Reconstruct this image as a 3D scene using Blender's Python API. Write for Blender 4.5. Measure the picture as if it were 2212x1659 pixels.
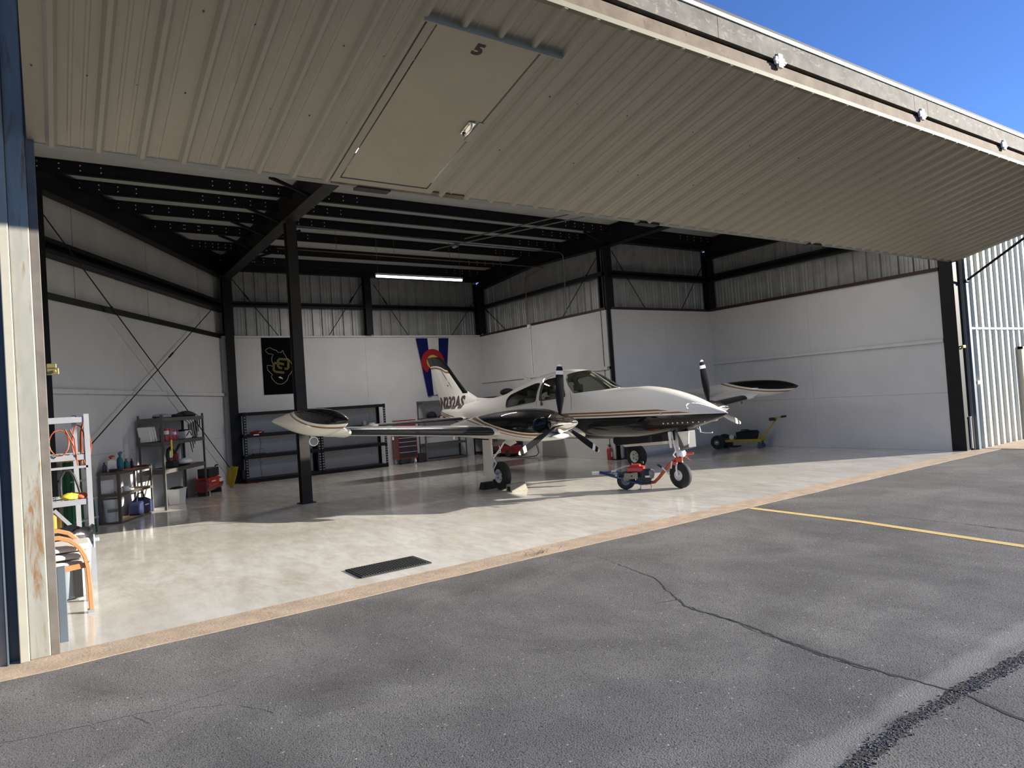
import bpy, bmesh, math, random
from mathutils import Vector, Matrix
from mathutils.geometry import tessellate_polygon
R = random.Random(7)
PI = math.pi
for o in list(bpy.data.objects): bpy.data.objects.remove(o)
SC = bpy.context.scene
COL = SC.collection

# ---------------------------------------------------------------- camera, sky, sun, exposure
CAMP = Vector((4.111, -6.356, 1.7075)); YAW, PITCH, ROLL = .60037, .021812, -.067385
FW = Vector((math.sin(YAW)*math.cos(PITCH), math.cos(YAW)*math.cos(PITCH), math.sin(PITCH)))
RT0 = Vector((math.cos(YAW), -math.sin(YAW), 0)); UP0 = RT0.cross(FW)
RT = RT0*math.cos(ROLL)+UP0*math.sin(ROLL); UPV = UP0*math.cos(ROLL)-RT0*math.sin(ROLL)
cd = bpy.data.cameras.new('camera'); cam = bpy.data.objects.new('camera', cd); COL.objects.link(cam)
cam.matrix_world = Matrix(((RT.x, UPV.x, -FW.x, CAMP.x), (RT.y, UPV.y, -FW.y, CAMP.y), (RT.z, UPV.z, -FW.z, CAMP.z), (0, 0, 0, 1)))
cd.sensor_width = 36; cd.lens = 1468.92/2212*36; cd.clip_start = .05; cd.clip_end = 2000
SC.camera = cam

SUN_AZ = Vector((.838, -.545)); SUN_TAN = .272
SUN_EL = math.atan(SUN_TAN)
w = bpy.data.worlds.new('sky'); SC.world = w; w.use_nodes = True
wn = w.node_tree.nodes; wl = w.node_tree.links
for n in list(wn): wn.remove(n)
sky = wn.new('ShaderNodeTexSky'); sky.sky_type = 'NISHITA'; sky.sun_disc = False
sky.sun_elevation = SUN_EL; sky.sun_rotation = math.atan2(SUN_AZ.x, SUN_AZ.y)
sky.altitude = 1600; sky.air_density = 1.0; sky.dust_density = 0; sky.ozone_density = 5
bg = wn.new('ShaderNodeBackground'); bg.inputs[1].default_value = .165
wo = wn.new('ShaderNodeOutputWorld'); hs = wn.new('ShaderNodeHueSaturation'); hs.inputs['Saturation'].default_value = 1.05; hs.inputs['Hue'].default_value = .512; wl.new(sky.outputs[0], hs.inputs['Color']); wl.new(hs.outputs[0], bg.inputs[0]); wl.new(bg.outputs[0], wo.inputs[0])
sl = bpy.data.lights.new('sun', 'SUN'); sl.energy = 9.8; sl.angle = math.radians(.53); sl.color = (1, .93, .82)
so = bpy.data.objects.new('sun', sl); COL.objects.link(so)
so.rotation_euler = Vector((SUN_AZ.x*math.cos(SUN_EL), SUN_AZ.y*math.cos(SUN_EL), math.sin(SUN_EL))).to_track_quat('Z', 'Y').to_euler()
so.location = (30, -22, 12)
vs = SC.view_settings; vs.view_transform = 'Standard'; vs.look = 'None'; vs.exposure = .48; vs.gamma = 1; vs.use_curve_mapping = False
try: SC.cycles.max_bounces = 8; SC.cycles.diffuse_bounces = 6; SC.cycles.glossy_bounces = 4; SC.cycles.transmission_bounces = 6; SC.cycles.caustics_reflective = False; SC.cycles.caustics_refractive = False
except Exception: pass

# ---------------------------------------------------------------- mesh helpers
class MB:
    def __init__(s): s.v = []; s.f = []; s.m = []; s.cur = 0
    def add(s, vs, fs):
        b = len(s.v); s.v += [tuple(v) for v in vs]; s.f += [tuple(b+i for i in f) for f in fs]; s.m += [s.cur]*len(fs); return s
    def box(s, a, b):
        x0, y0, z0 = a; x1, y1, z1 = b
        return s.add([(x0,y0,z0),(x1,y0,z0),(x1,y1,z0),(x0,y1,z0),(x0,y0,z1),(x1,y0,z1),(x1,y1,z1),(x0,y1,z1)],
                     [(0,3,2,1),(4,5,6,7),(0,1,5,4),(1,2,6,5),(2,3,7,6),(3,0,4,7)])
    def bar(s, p, q, w, h, up=(0,0,1)):
        p = Vector(p); q = Vector(q); d = (q-p).normalized(); u = Vector(up)
        sx = d.cross(u)
        if sx.length < 1e-4: sx = d.cross(Vector((0,1,0)))
        sx.normalize(); u = sx.cross(d)
        vs = []
        for c in (p, q):
            for a, b in ((-1,-1),(1,-1),(1,1),(-1,1)): vs.append(c+sx*(a*w/2)+u*(b*h/2))
        return s.add(vs, [(0,1,2,3),(7,6,5,4),(0,4,5,1),(1,5,6,2),(2,6,7,3),(3,7,4,0)])
    def cyl(s, p, q, r0, r1=None, n=12):
        r1 = r0 if r1 is None else r1
        p = Vector(p); q = Vector(q); d = (q-p).normalized(); a = d.orthogonal().normalized(); b = d.cross(a)
        vs = []; 
        for c, r in ((p, r0), (q, r1)):
            for i in range(n):
                t = 2*PI*i/n; vs.append(c+a*(r*math.cos(t))+b*(r*math.sin(t)))
        fs = [(i, (i+1) % n, n+(i+1) % n, n+i) for i in range(n)]+[tuple(range(n-1, -1, -1)), tuple(range(n, 2*n))]
        return s.add(vs, fs)
    def tube(s, pts, r, n=8, close=False):
        pts = [Vector(p) for p in pts]; N = len(pts); vs = []; a = None
        for i, p in enumerate(pts):
            if close: d = pts[(i+1) % N]-pts[i-1]
            else: d = (pts[min(i+1, N-1)]-pts[max(i-1, 0)])
            d.normalize()
            if a is None: a = d.orthogonal().normalized()
            else: a = (a-d*a.dot(d)).normalized()
            b = d.cross(a); rr = r[i] if isinstance(r, (list, tuple)) else r
            for k in range(n):
                t = 2*PI*k/n; vs.append(p+a*(rr*math.cos(t))+b*(rr*math.sin(t)))
        fs = []
        for i in range(N if close else N-1):
            j = (i+1) % N
            for k in range(n): fs.append((i*n+k, i*n+(k+1) % n, j*n+(k+1) % n, j*n+k))
        if not close: fs += [tuple(range(n-1, -1, -1)), tuple(range((N-1)*n, N*n))]
        return s.add(vs, fs)
    def lathe(s, prof, o=(0,0,0), ax=(0,0,1), n=24, cap=True):
        o = Vector(o); ax = Vector(ax).normalized(); a = ax.orthogonal().normalized(); b = ax.cross(a); vs = []; M = len(prof)
        for r, h in prof:
            for k in range(n):
                t = 2*PI*k/n; vs.append(o+ax*h+a*(r*math.cos(t))+b*(r*math.sin(t)))
        fs = [(i*n+k, i*n+(k+1) % n, (i+1)*n+(k+1) % n, (i+1)*n+k) for i in range(M-1) for k in range(n)]
        if cap and prof[0][0] > 1e-5: fs.append(tuple(range(n-1, -1, -1)))
        if cap and prof[-1][0] > 1e-5: fs.append(tuple(range((M-1)*n, M*n)))
        return s.add(vs, fs)
    def loft(s, rings, caps=True, flip=False):
        n = len(rings[0]); vs = [p for r in rings for p in r]
        fs = [(i*n+k, i*n+(k+1) % n, (i+1)*n+(k+1) % n, (i+1)*n+k) for i in range(len(rings)-1) for k in range(n)]
        if caps: fs += [tuple(range(n-1, -1, -1)), tuple(range((len(rings)-1)*n, len(rings)*n))]
        if flip: fs = [f[::-1] for f in fs]
        return s.add(vs, fs)
    def prism(s, poly, vec):
        """closed planar polygon (3-D points) pushed along vec"""
        n = len(poly); P = [Vector(p) for p in poly]; v = Vector(vec)
        tr = tessellate_polygon([P]); vs = P+[p+v for p in P]
        fs = [tuple(t) for t in tr]+[tuple(n+i for i in t[::-1]) for t in tr]+[(i, (i+1) % n, n+(i+1) % n, n+i) for i in range(n)]
        return s.add(vs, fs)
    def quad(s, a, b, c, d): return s.add([a, b, c, d], [(0,1,2,3)])

def obj(name, mb, mats, parent=None, smooth=None, loc=None, rot=None, bevel=0, fix=True, mat4=None):
    me = bpy.data.meshes.new(name); me.from_pydata(mb.v, [], mb.f); 
    if not isinstance(mats, (list, tuple)): mats = [mats]
    for m in mats: me.materials.append(m)
    if len(mats) > 1: me.polygons.foreach_set('material_index', mb.m)
    if fix:
        bm = bmesh.new(); bm.from_mesh(me); bmesh.ops.recalc_face_normals(bm, faces=bm.faces); bm.to_mesh(me); bm.free()
    if smooth is not None:
        me.polygons.foreach_set('use_smooth', [True]*len(me.polygons)); me.set_sharp_from_angle(angle=math.radians(smooth))
    me.update()
    o = bpy.data.objects.new(name, me); COL.objects.link(o)
    if parent is not None: o.parent = parent
    if loc is not None: o.location = loc
    if rot is not None: o.rotation_euler = rot
    if mat4 is not None: o.matrix_local = mat4
    if bevel:
        b = o.modifiers.new('bevel', 'BEVEL'); b.width = bevel; b.segments = 2; b.limit_method = 'ANGLE'; b.angle_limit = math.radians(40)
    return o
def thing(name, label, cat, loc=(0,0,0), rz=0, group=None, mat4=None):
    o = bpy.data.objects.new(name, None); COL.objects.link(o); o.empty_display_size = .1
    o.location = loc; o.rotation_euler = (0, 0, rz)
    if mat4 is not None: o.matrix_world = mat4
    o['label'] = label; o['category'] = cat
    if group: o['group'] = group
    return o
def tag(o, label, cat, group=None):
    o['label'] = label; o['category'] = cat
    if group: o['group'] = group
    return o
def struct(name, label=None, cat=None):
    o = bpy.data.objects.new(name, None); COL.objects.link(o); o['kind'] = 'structure'
    if label: o['label'] = label
    if cat: o['category'] = cat
    return o
def skind(o, label=None, cat=None):
    o['kind'] = 'structure'
    if label: o['label'] = label
    if cat: o['category'] = cat
    return o
def text_mesh(t, size, extrude=.001, offset=0, res=3):
    c = bpy.data.curves.new('t', 'FONT'); c.body = t; c.size = size; c.extrude = extrude; c.offset = offset; c.resolution_u = res
    c.align_x = 'CENTER'; c.align_y = 'CENTER'
    o = bpy.data.objects.new('t', c); COL.objects.link(o); dg = bpy.context.evaluated_depsgraph_get(); dg.update()
    me = bpy.data.meshes.new_from_object(o.evaluated_get(dg)); bpy.data.objects.remove(o); bpy.data.curves.remove(c); return me
def text_obj(name, t, size, mat, parent, mat4, extrude=.001, offset=0, sx=1):
    me = text_mesh(t, size, extrude, offset); me.materials.clear(); me.materials.append(mat)
    o = bpy.data.objects.new(name, me); COL.objects.link(o); o.parent = parent; o.matrix_local = mat4 @ Matrix.Diagonal((sx, 1, 1, 1)); return o
def frame(o, x, y):
    x = Vector(x).normalized(); y = Vector(y).normalized(); z = x.cross(y)
    return Matrix(((x.x, y.x, z.x, o[0]), (x.y, y.y, z.y, o[1]), (x.z, y.z, z.z, o[2]), (0, 0, 0, 1)))

# ---------------------------------------------------------------- materials
def _mix(nt, a, b, fac, mode='MIX'):
    m = nt.nodes.new('ShaderNodeMix'); m.data_type = 'RGBA'; m.blend_type = mode
    for i, v in ((0, fac), (6, a), (7, b)):
        if hasattr(v, 'is_linked') or hasattr(v, 'links'): nt.links.new(v, m.inputs[i])
        else: m.inputs[i].default_value = (*v, 1) if isinstance(v, tuple) else v
    return m.outputs[2]
def _noise(nt, scale, detail=4, rough=.55, vec=None, stretch=None, dist=0):
    n = nt.nodes.new('ShaderNodeTexNoise'); n.inputs['Scale'].default_value = scale; n.inputs['Detail'].default_value = detail; n.inputs['Roughness'].default_value = rough; n.inputs['Distortion'].default_value = dist
    tc = nt.nodes.new('ShaderNodeTexCoord'); v = tc.outputs['Object']
    if stretch:
        mp = nt.nodes.new('ShaderNodeMapping'); mp.inputs['Scale'].default_value = stretch; nt.links.new(v, mp.inputs[0]); v = mp.outputs[0]
    nt.links.new(v, n.inputs['Vector']); return n.outputs['Fac']
def _ramp(nt, fac, stops, const=False):
    r = nt.nodes.new('ShaderNodeValToRGB'); nt.links.new(fac, r.inputs[0]); cr = r.color_ramp
    if const: cr.interpolation = 'CONSTANT'
    while len(cr.elements) > 1: cr.elements.remove(cr.elements[-1])
    for i, (p, c) in enumerate(stops):
        if isinstance(c, (int, float)): c = (c, c, c)
        e = cr.elements[0] if i == 0 else cr.elements.new(p)
        e.position = p; e.color = (*c, 1)
    return r.outputs[0]
def mat(name, col, rough=.5, metal=0, coat=0, var=0, vscale=6, bump=0, bscale=60, emit=None, estr=0, trans=0, ior=1.45, alpha=1, stretch=None, spec=.5, col2=None, dirt=None):
    m = bpy.data.materials.new(name); m.use_nodes = True; nt = m.node_tree; b = nt.nodes['Principled BSDF']
    b.inputs['Roughness'].default_value = rough; b.inputs['Metallic'].default_value = metal; b.inputs['Coat Weight'].default_value = coat; b.inputs['Coat Roughness'].default_value = .04
    b.inputs['Specular IOR Level'].default_value = spec; b.inputs['Transmission Weight'].default_value = trans; b.inputs['IOR'].default_value = ior; b.inputs['Alpha'].default_value = alpha
    c = None
    v = var if var else .06
    dark = tuple(x*(1-v) for x in col); lite = tuple(min(1, x*(1+v*.6)) for x in col) if col2 is None else col2
    f = _noise(nt, vscale, 5, .6, stretch=stretch)
    c = _mix(nt, dark, lite, _ramp(nt, f, [(.35, 0.0), (.65, 1.0)]))
    if dirt:
        f2 = _noise(nt, dirt[1], 6, .65, stretch=dirt[3] if len(dirt) > 3 else None, dist=.6)
        c = _mix(nt, c, dirt[0], _ramp(nt, f2, [(dirt[2], 0.0), (dirt[2]+.1, 1.0)]))
    nt.links.new(c, b.inputs['Base Color'])
    if bump:
        bn = nt.nodes.new('ShaderNodeBump'); bn.inputs['Strength'].default_value = bump; bn.inputs['Distance'].default_value = .01
        nt.links.new(_noise(nt, bscale, 4, .6, stretch=stretch), bn.inputs['Height']); nt.links.new(bn.outputs[0], b.inputs['Normal'])
    if emit: b.inputs['Emission Color'].default_value = (*emit, 1); b.inputs['Emission Strength'].default_value = estr
    return m
WHITE = (.70, .685, .63); BLK = (.006, .006, .0065); GOLD = (.24, .115, .045)
def paint(name, rng, curve, bands, over=None):
    """car paint whose colour bands follow a curve z(x) in the aircraft's own coordinates"""
    m = bpy.data.materials.new(name); m.use_nodes = True; nt = m.node_tree; b = nt.nodes['Principled BSDF']; L = nt.links
    b.inputs['Roughness'].default_value = .4; b.inputs['Specular IOR Level'].default_value = .03; b.inputs['Coat Weight'].default_value = .85; b.inputs['Coat Roughness'].default_value = .015; b.inputs['Coat IOR'].default_value = 1.36
    tc = nt.nodes.new('ShaderNodeTexCoord'); sp = nt.nodes.new('ShaderNodeSeparateXYZ'); L.new(tc.outputs['Object'], sp.inputs[0])
    def mr(src, a, bb, c, d):
        n = nt.nodes.new('ShaderNodeMapRange'); L.new(src, n.inputs[0])
        for i, v in enumerate((a, bb, c, d)): n.inputs[i+1].default_value = v
        return n.outputs[0]
    z0 = min(p[1] for p in curve)-.01; z1 = max(p[1] for p in curve)+.01
    fc = nt.nodes.new('ShaderNodeFloatCurve'); L.new(mr(sp.outputs[0], rng[0], rng[1], 0, 1), fc.inputs[1])
    cv = fc.mapping.curves[0]; pts = sorted(((p[0]-rng[0])/(rng[1]-rng[0]), (p[1]-z0)/(z1-z0)) for p in curve)
    while len(cv.points) < len(pts): cv.points.new(.5, .5)
    for pt, (x, y) in zip(cv.points, pts): pt.location = (x, y)
    fc.mapping.update()
    zc = mr(fc.outputs[0], 0, 1, z0, z1)
    sb = nt.nodes.new('ShaderNodeMath'); sb.operation = 'SUBTRACT'; L.new(sp.outputs[2], sb.inputs[0]); L.new(zc, sb.inputs[1])
    c = _ramp(nt, mr(sb.outputs[0], -.5, .5, 0, 1), [(0, bands[0][1])]+[(t+.5, cc) for t, cc in bands[1:]], const=True)
    if over:   # over = (a, b, c, colour, zmin): colour where a*x + b*z > c and z > zmin
        def M(op, *a):
            n = nt.nodes.new('ShaderNodeMath'); n.operation = op
            for i, v in enumerate(a):
                if isinstance(v, (int, float)): n.inputs[i].default_value = v
                else: L.new(v, n.inputs[i])
            return n.outputs[0]
        e = M('GREATER_THAN', M('ADD', M('MULTIPLY', sp.outputs[0], over[0]), M('MULTIPLY', sp.outputs[2], over[1])), over[2])
        e = M('MULTIPLY', e, M('GREATER_THAN', sp.outputs[2], over[4]))
        c = _mix(nt, c, over[3], e)
    L.new(c, b.inputs['Base Color']); return m

M = {}
M['black_steel'] = mat('black_steel', (.009, .009, .010), .5, var=.3, spec=.25)
M['black_steel2'] = mat('brown_black_steel', (.022, .020, .018), .5, spec=.3, var=.3, vscale=3)
M['purlin'] = mat('purlin_paint', (.008, .008, .010), .55, var=.2, spec=.25)
M['red_oxide'] = mat('red_oxide', (.035, .012, .014), .55)
M['drywall'] = mat('white_wall_panel', (.57, .57, .565), .55, var=.04, vscale=1.5, bump=.05, bscale=180)
M['ledge'] = mat('white_trim', (.58, .58, .57), .5)
M['insul'] = mat('white_insulation', (.60, .59, .56), .45, var=.08, vscale=2, bump=.35, bscale=3, stretch=(1, 1, .3), dirt=((.42, .36, .28), 1.3, .66))
M['galv_in'] = mat('galvanised_sheet', (.34, .35, .34), .42, metal=.35, var=.15, vscale=3)
M['roof_ins'] = mat('roof_insulation', (.42, .42, .41), .5, var=.06, bump=.2, bscale=8)
M['tan_sheet'] = mat('tan_sheet', (.31, .285, .225), .42, var=.05, vscale=1.2, stretch=(1, .25, 1), dirt=((.26, .235, .185), 2.2, .60, (3, .5, 3)))
M['tan_door'] = mat('tan_door_leaf', (.345, .315, .235), .42, var=.05, vscale=3, dirt=((.24, .22, .17), 5, .66))
M['cream'] = mat('cream_trim', (.34, .325, .265), .45)
M['galv_rust'] = mat('galvanised_rusty', (.27, .27, .235), .5, metal=.1, var=.12, vscale=4, stretch=(3, 3, .7), dirt=((.20, .115, .055), 3.4, .54, (3, 3, .5)))
M['galv_out'] = mat('galvanised_stained', (.14, .134, .118), .7, metal=0, spec=.12, var=.3, vscale=5, dirt=((.23, .215, .18), 9, .56, (1, 1, 2)))
M['brown_galv'] = mat('brown_stained_steel', (.165, .132, .10), .7, spec=.12, var=.3, vscale=3, dirt=((.09, .055, .04), 3, .60))
M['rust_flange'] = mat('rusty_flange', (.13, .115, .10), .6, var=.2, vscale=5, dirt=((.18, .07, .03), 4, .63, (2, 2, .6)))
M['bright'] = mat('bright_flashing', (.70, .70, .68), .3, metal=.5)
M['edge_cream'] = mat('edge_trim_cream', (.185, .175, .13), .6, spec=.2)
M['box_grey'] = mat('grey_box', (.10, .10, .10), .5)
M['grey_trim'] = mat('grey_trim', (.20, .20, .19), .5)
M['rib_out'] = mat('exterior_rib_sheet', (.66, .66, .58), .4, metal=.1, var=.06)
M['lamp'] = mat('tube_light', (.9, .9, .9), .5, emit=(1, .92, .96), estr=5)
M['lampoff'] = mat('fixture_white', (.75, .74, .74), .4)
M['chrome'] = mat('polished_chrome', (.80, .77, .72), .09, metal=1, var=.02)
M['alu'] = mat('aluminium', (.62, .63, .64), .35, metal=.8, var=.1)
M['rubber'] = mat('tyre_rubber', (.018, .018, .018), .75, bump=.1)
M['rubber2'] = mat('grey_rubber', (.04, .04, .04), .8, bump=.2, bscale=90)
M['hubw'] = mat('white_hub', (.70, .70, .68), .4)
M['boot'] = mat('deice_rubber', (.008, .008, .009), .3, spec=.3, coat=.15, bump=.02)
M['white_p'] = mat('white_aircraft_paint', WHITE, .28, coat=1, var=.02)
M['black_p'] = mat('black_aircraft_paint', BLK, .25, coat=1, var=.02)
M['gold_p'] = mat('gold_stripe_paint', GOLD, .3, coat=1)
M['dark_in'] = mat('dark_bay', (.05, .035, .03), .7)
M['cabin'] = mat('cabin_trim', (.50, .47, .40), .8)
M['seat'] = mat('seat_fabric', (.34, .30, .22), .85, bump=.1)
M['regbrown'] = mat('brown_lettering', (.075, .035, .022), .35, coat=.5)
M['regdark'] = mat('dark_lettering_outline', (.02, .012, .01), .35, coat=.5)
M['prop'] = mat('black_propeller_blade', (.010, .010, .012), .6, spec=.10)
M['propw'] = mat('white_blade_band', (.80, .80, .80), .4)
M['green'] = mat('green_fibreglass', (.012, .085, .035), .4)
M['orange_y'] = mat('yellow_orange_plastic', (.62, .30, .04), .5)
M['grey_steel'] = mat('grey_shelf_steel', (.13, .127, .12), .4, metal=.4, var=.1)
M['shelf_alu'] = mat('silver_shelf_metal', (.36, .37, .40), .4, metal=.4)
M['black_shelf'] = mat('black_shelf_steel', (.007, .0075, .012), .5, spec=.25)
M['wood_board'] = mat('particle_board', (.30, .20, .11), .7, var=.2, vscale=20)
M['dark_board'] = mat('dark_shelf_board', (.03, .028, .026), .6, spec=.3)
M['bent_wood'] = mat('bentwood_birch', (.40, .20, .085), .4, coat=.3, var=.12, vscale=8)
M['cushion'] = mat('cream_cushion', (.60, .58, .53), .9, bump=.15, bscale=30)
M['trash'] = mat('grey_blue_plastic', (.30, .35, .40), .5, var=.08)
M['bag_black'] = mat('black_plastic_liner', (.012, .012, .014), .28, bump=.5, bscale=22)
M['black_fab'] = mat('black_fabric', (.014, .014, .017), .8, bump=.3, bscale=50)
M['navy'] = mat('navy_fabric', (.012, .02, .07), .75, bump=.2)
M['red'] = mat('red_enamel', (.42, .022, .018), .35, coat=.5)
M['dred'] = mat('dark_red_enamel', (.22, .012, .014), .35, coat=.5)
M['orange'] = mat('orange_cord', (.30, .065, .022), .5)
M['tugred'] = mat('orange_red_frame', (.52, .07, .025), .35, coat=.4)
M['blue'] = mat('dark_blue_paint', (.012, .035, .13), .35, coat=.4)
M['yellow'] = mat('yellow_paint', (.52, .36, .05), .4)
M['yhose'] = mat('yellow_hose', (.50, .38, .02), .45)
M['ycloth'] = mat('yellow_cloth', (.80, .62, .06), .85)
M['rcloth'] = mat('coral_cloth', (.80, .16, .08), .85)
M['wplast'] = mat('white_plastic', (.70, .70, .68), .45, var=.08)
M['bplast'] = mat('black_plastic', (.02, .02, .022), .45)
M['gplast'] = mat('grey_plastic', (.22, .23, .24), .5)
M['teal'] = mat('teal_bottle', (.01, .15, .19), .35)
M['purple'] = mat('purple_label', (.07, .03, .14), .45)
M['paper'] = mat('white_paper', (.80, .80, .78), .7)
M['cone'] = mat('concrete_block', (.26, .25, .20), .8, var=.15)
M['copper'] = mat('copper_pipe', (.20, .10, .06), .4, metal=.7)
M['conduit'] = mat('steel_conduit', (.16, .17, .17), .4, metal=.6)
M['brass'] = mat('brass_bracket', (.34, .27, .10), .35, metal=.8)
M['flag_black'] = mat('black_flag_cloth', (.003, .003, .004), .9, spec=.08)
M['flag_gold'] = mat('gold_print', (.22, .19, .05), .8)
M['flag_grey'] = mat('silver_gold_print', (.28, .27, .17), .8)
M['flag_blue'] = mat('blue_flag_cloth', (.010, .012, .085), .9, spec=.1)
M['flag_white'] = mat('white_flag_cloth', (.55, .54, .52), .85)
M['flag_red'] = mat('red_flag_cloth', (.28, .010, .014), .85)
M['steelblue'] = mat('blue_grey_steel', (.10, .125, .15), .45, metal=.2)
M['num'] = mat('black_number', (.02, .018, .015), .6)
M['straw'] = mat('dry_straw', (.45, .34, .16), .8)
M['crumb'] = mat('asphalt_crumb', (.12, .115, .11), .95, var=.5, vscale=30)
M['crackfill'] = mat('crack_dark', (.026, .026, .026), .95)
M['yline'] = mat('worn_yellow_line', (.62, .44, .17), .8, var=.12, vscale=20, dirt=((.30, .25, .16), 40, .60))
M['lens'] = mat('lamp_lens', (.75, .76, .80), .12, coat=1)
M['glass_v'] = mat('vial_glass', (.85, .88, .88), .05, trans=.8)
# aircraft window glass: tinted, see-through
g = bpy.data.materials.new('tinted_window_glass'); g.use_nodes = True; nt = g.node_tree
for n in list(nt.nodes): nt.nodes.remove(n)
go = nt.nodes.new('ShaderNodeOutputMaterial'); mx = nt.nodes.new('ShaderNodeMixShader'); fr = nt.nodes.new('ShaderNodeLayerWeight'); fr.inputs[0].default_value = .5
tr = nt.nodes.new('ShaderNodeBsdfTransparent'); tr.inputs[0].default_value = (.74, .76, .72, 1); gl = nt.nodes.new('ShaderNodeBsdfGlossy'); gl.inputs['Roughness'].default_value = .02
pw = nt.nodes.new('ShaderNodeMath'); pw.operation = 'POWER'; pw.inputs[1].default_value = 4; nt.links.new(fr.outputs['Facing'], pw.inputs[0]); ma = nt.nodes.new('ShaderNodeMath'); ma.operation = 'MULTIPLY_ADD'; ma.inputs[1].default_value = .7; ma.inputs[2].default_value = .05; nt.links.new(pw.outputs[0], ma.inputs[0])
nt.links.new(ma.outputs[0], mx.inputs[0]); nt.links.new(tr.outputs[0], mx.inputs[1]); nt.links.new(gl.outputs[0], mx.inputs[2]); nt.links.new(mx.outputs[0], go.inputs[0]); M['glass'] = g

def floor_mat():
    m = bpy.data.materials.new('polished_mottled_concrete'); m.use_nodes = True; nt = m.node_tree; b = nt.nodes['Principled BSDF']; L = nt.links
    f = _noise(nt, 1.6, 8, .68, stretch=(1, .42, 1), dist=.5); f2 = _noise(nt, 7, 6, .7, stretch=(1, .35, 1), dist=.3); f3 = _noise(nt, .35, 3, .5)
    c = _ramp(nt, f, [(.34, (.53, .49, .42)), (.5, (.62, .595, .53)), (.62, (.72, .71, .67))])
    c = _mix(nt, c, _ramp(nt, f2, [(.36, (.43, .40, .345)), (.6, (.70, .69, .65))]), .38)
    c = _mix(nt, c, (.50, .47, .41), _ramp(nt, f3, [(.45, 0.0), (.7, .5)]))
    L.new(c, b.inputs['Base Color'])
    L.new(_ramp(nt, f2, [(.3, .09), (.75, .17)]), b.inputs['Roughness']); b.inputs['Specular IOR Level'].default_value = .75
    bn = nt.nodes.new('ShaderNodeBump'); bn.inputs['Strength'].default_value = .08; bn.inputs['Distance'].default_value = .004; L.new(_noise(nt, 3, 3, .5), bn.inputs['Height']); L.new(bn.outputs[0], b.inputs['Normal'])
    return m
M['floor'] = floor_mat()
def asphalt_mat():
    m = bpy.data.materials.new('weathered_asphalt'); m.use_nodes = True; nt = m.node_tree; b = nt.nodes['Principled BSDF']; L = nt.links
    big = _noise(nt, .62, 6, .6, dist=.9); mid = _noise(nt, 2.2, 5, .6, stretch=(1, .5, 1)); fine = _noise(nt, 130, 4, .75)
    c = _ramp(nt, big, [(.32, (.082, .079, .077)), (.5, (.132, .128, .124)), (.68, (.215, .208, .196))])
    c = _mix(nt, c, _ramp(nt, mid, [(.35, (.092, .090, .091)), (.7, (.19, .188, .183))]), .4)
    c = _mix(nt, c, _ramp(nt, fine, [(.36, .55), (.64, 1.3)]), .85, 'MULTIPLY')
    vo = nt.nodes.new('ShaderNodeTexVoronoi'); vo.inputs['Scale'].default_value = 105; tc = nt.nodes.new('ShaderNodeTexCoord'); L.new(tc.outputs['Object'], vo.inputs['Vector'])
    pit = nt.nodes.new('ShaderNodeTexVoronoi'); pit.inputs['Scale'].default_value = 26; pit.inputs['Randomness'].default_value = 1; L.new(tc.outputs['Object'], pit.inputs['Vector']); ps = nt.nodes.new('ShaderNodeSeparateColor'); L.new(pit.outputs['Color'], ps.inputs[0])
    pm = nt.nodes.new('ShaderNodeMath'); pm.operation = 'MULTIPLY'; L.new(_ramp(nt, pit.outputs['Distance'], [(0, 1.0), (.10, 1.0), (.22, 0.0)]), pm.inputs[0]); L.new(_ramp(nt, ps.outputs[1], [(0, 0.0), (.80, 0.0), (.82, .85)]), pm.inputs[1])
    c = _mix(nt, c, (.020, .019, .019), pm.outputs[0])
    c = _mix(nt, c, (.012, .012, .013), _ramp(nt, vo.outputs['Distance'], [(0, 0.0), (.60, 0.0), (.82, .6)]))
    sepc = nt.nodes.new('ShaderNodeSeparateColor'); L.new(vo.outputs['Color'], sepc.inputs[0])
    c = _mix(nt, c, (.48, .46, .42), _ramp(nt, sepc.outputs[0], [(0, 0.0), (.9992, 0.0), (.9995, .9)]))
    sx = nt.nodes.new('ShaderNodeSeparateXYZ'); L.new(tc.outputs['Object'], sx.inputs[0]); wob = _noise(nt, 2.5, 4, .6)
    def band(out, c0, w_, lo_o, lo, hi):     # pale dusty margin beside a crack: |coordinate - c0| < w_
        def mm(op, a, b_):
            n_ = nt.nodes.new('ShaderNodeMath'); n_.operation = op
            for i_, v_ in enumerate((a, b_)):
                if isinstance(v_, (int, float)): n_.inputs[i_].default_value = v_
                else: L.new(v_, n_.inputs[i_])
            return n_.outputs[0]
        d_ = mm('ABSOLUTE', mm('SUBTRACT', out, c0), 0); g_ = mm('SUBTRACT', mm('ADD', w_, mm('MULTIPLY', mm('SUBTRACT', wob, .5), w_*2.2)), d_)
        k_ = nt.nodes.new('ShaderNodeMath'); k_.operation = 'MULTIPLY'; k_.use_clamp = True; L.new(g_, k_.inputs[0]); k_.inputs[1].default_value = 1.6/w_
        e_ = mm('MULTIPLY', mm('GREATER_THAN', lo_o, lo), mm('LESS_THAN', lo_o, hi)); return mm('MULTIPLY', mm('MULTIPLY', k_.outputs[0], e_), .34)
    c = _mix(nt, c, (.30, .295, .28), band(sx.outputs[1], -4.50, .10, sx.outputs[0], 5.0, 11.0))
    # c = _mix(nt, c, (.24, .235, .22), band(sx.outputs[0], 8.70, .07, sx.outputs[1], -4.5, -2.6))
    st = _noise(nt, .9, 4, .6, dist=1.2, stretch=(1.3, .8, 1)); c = _mix(nt, c, (.24, .19, .12), _ramp(nt, st, [(.69, 0.0), (.78, .45)]))
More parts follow.
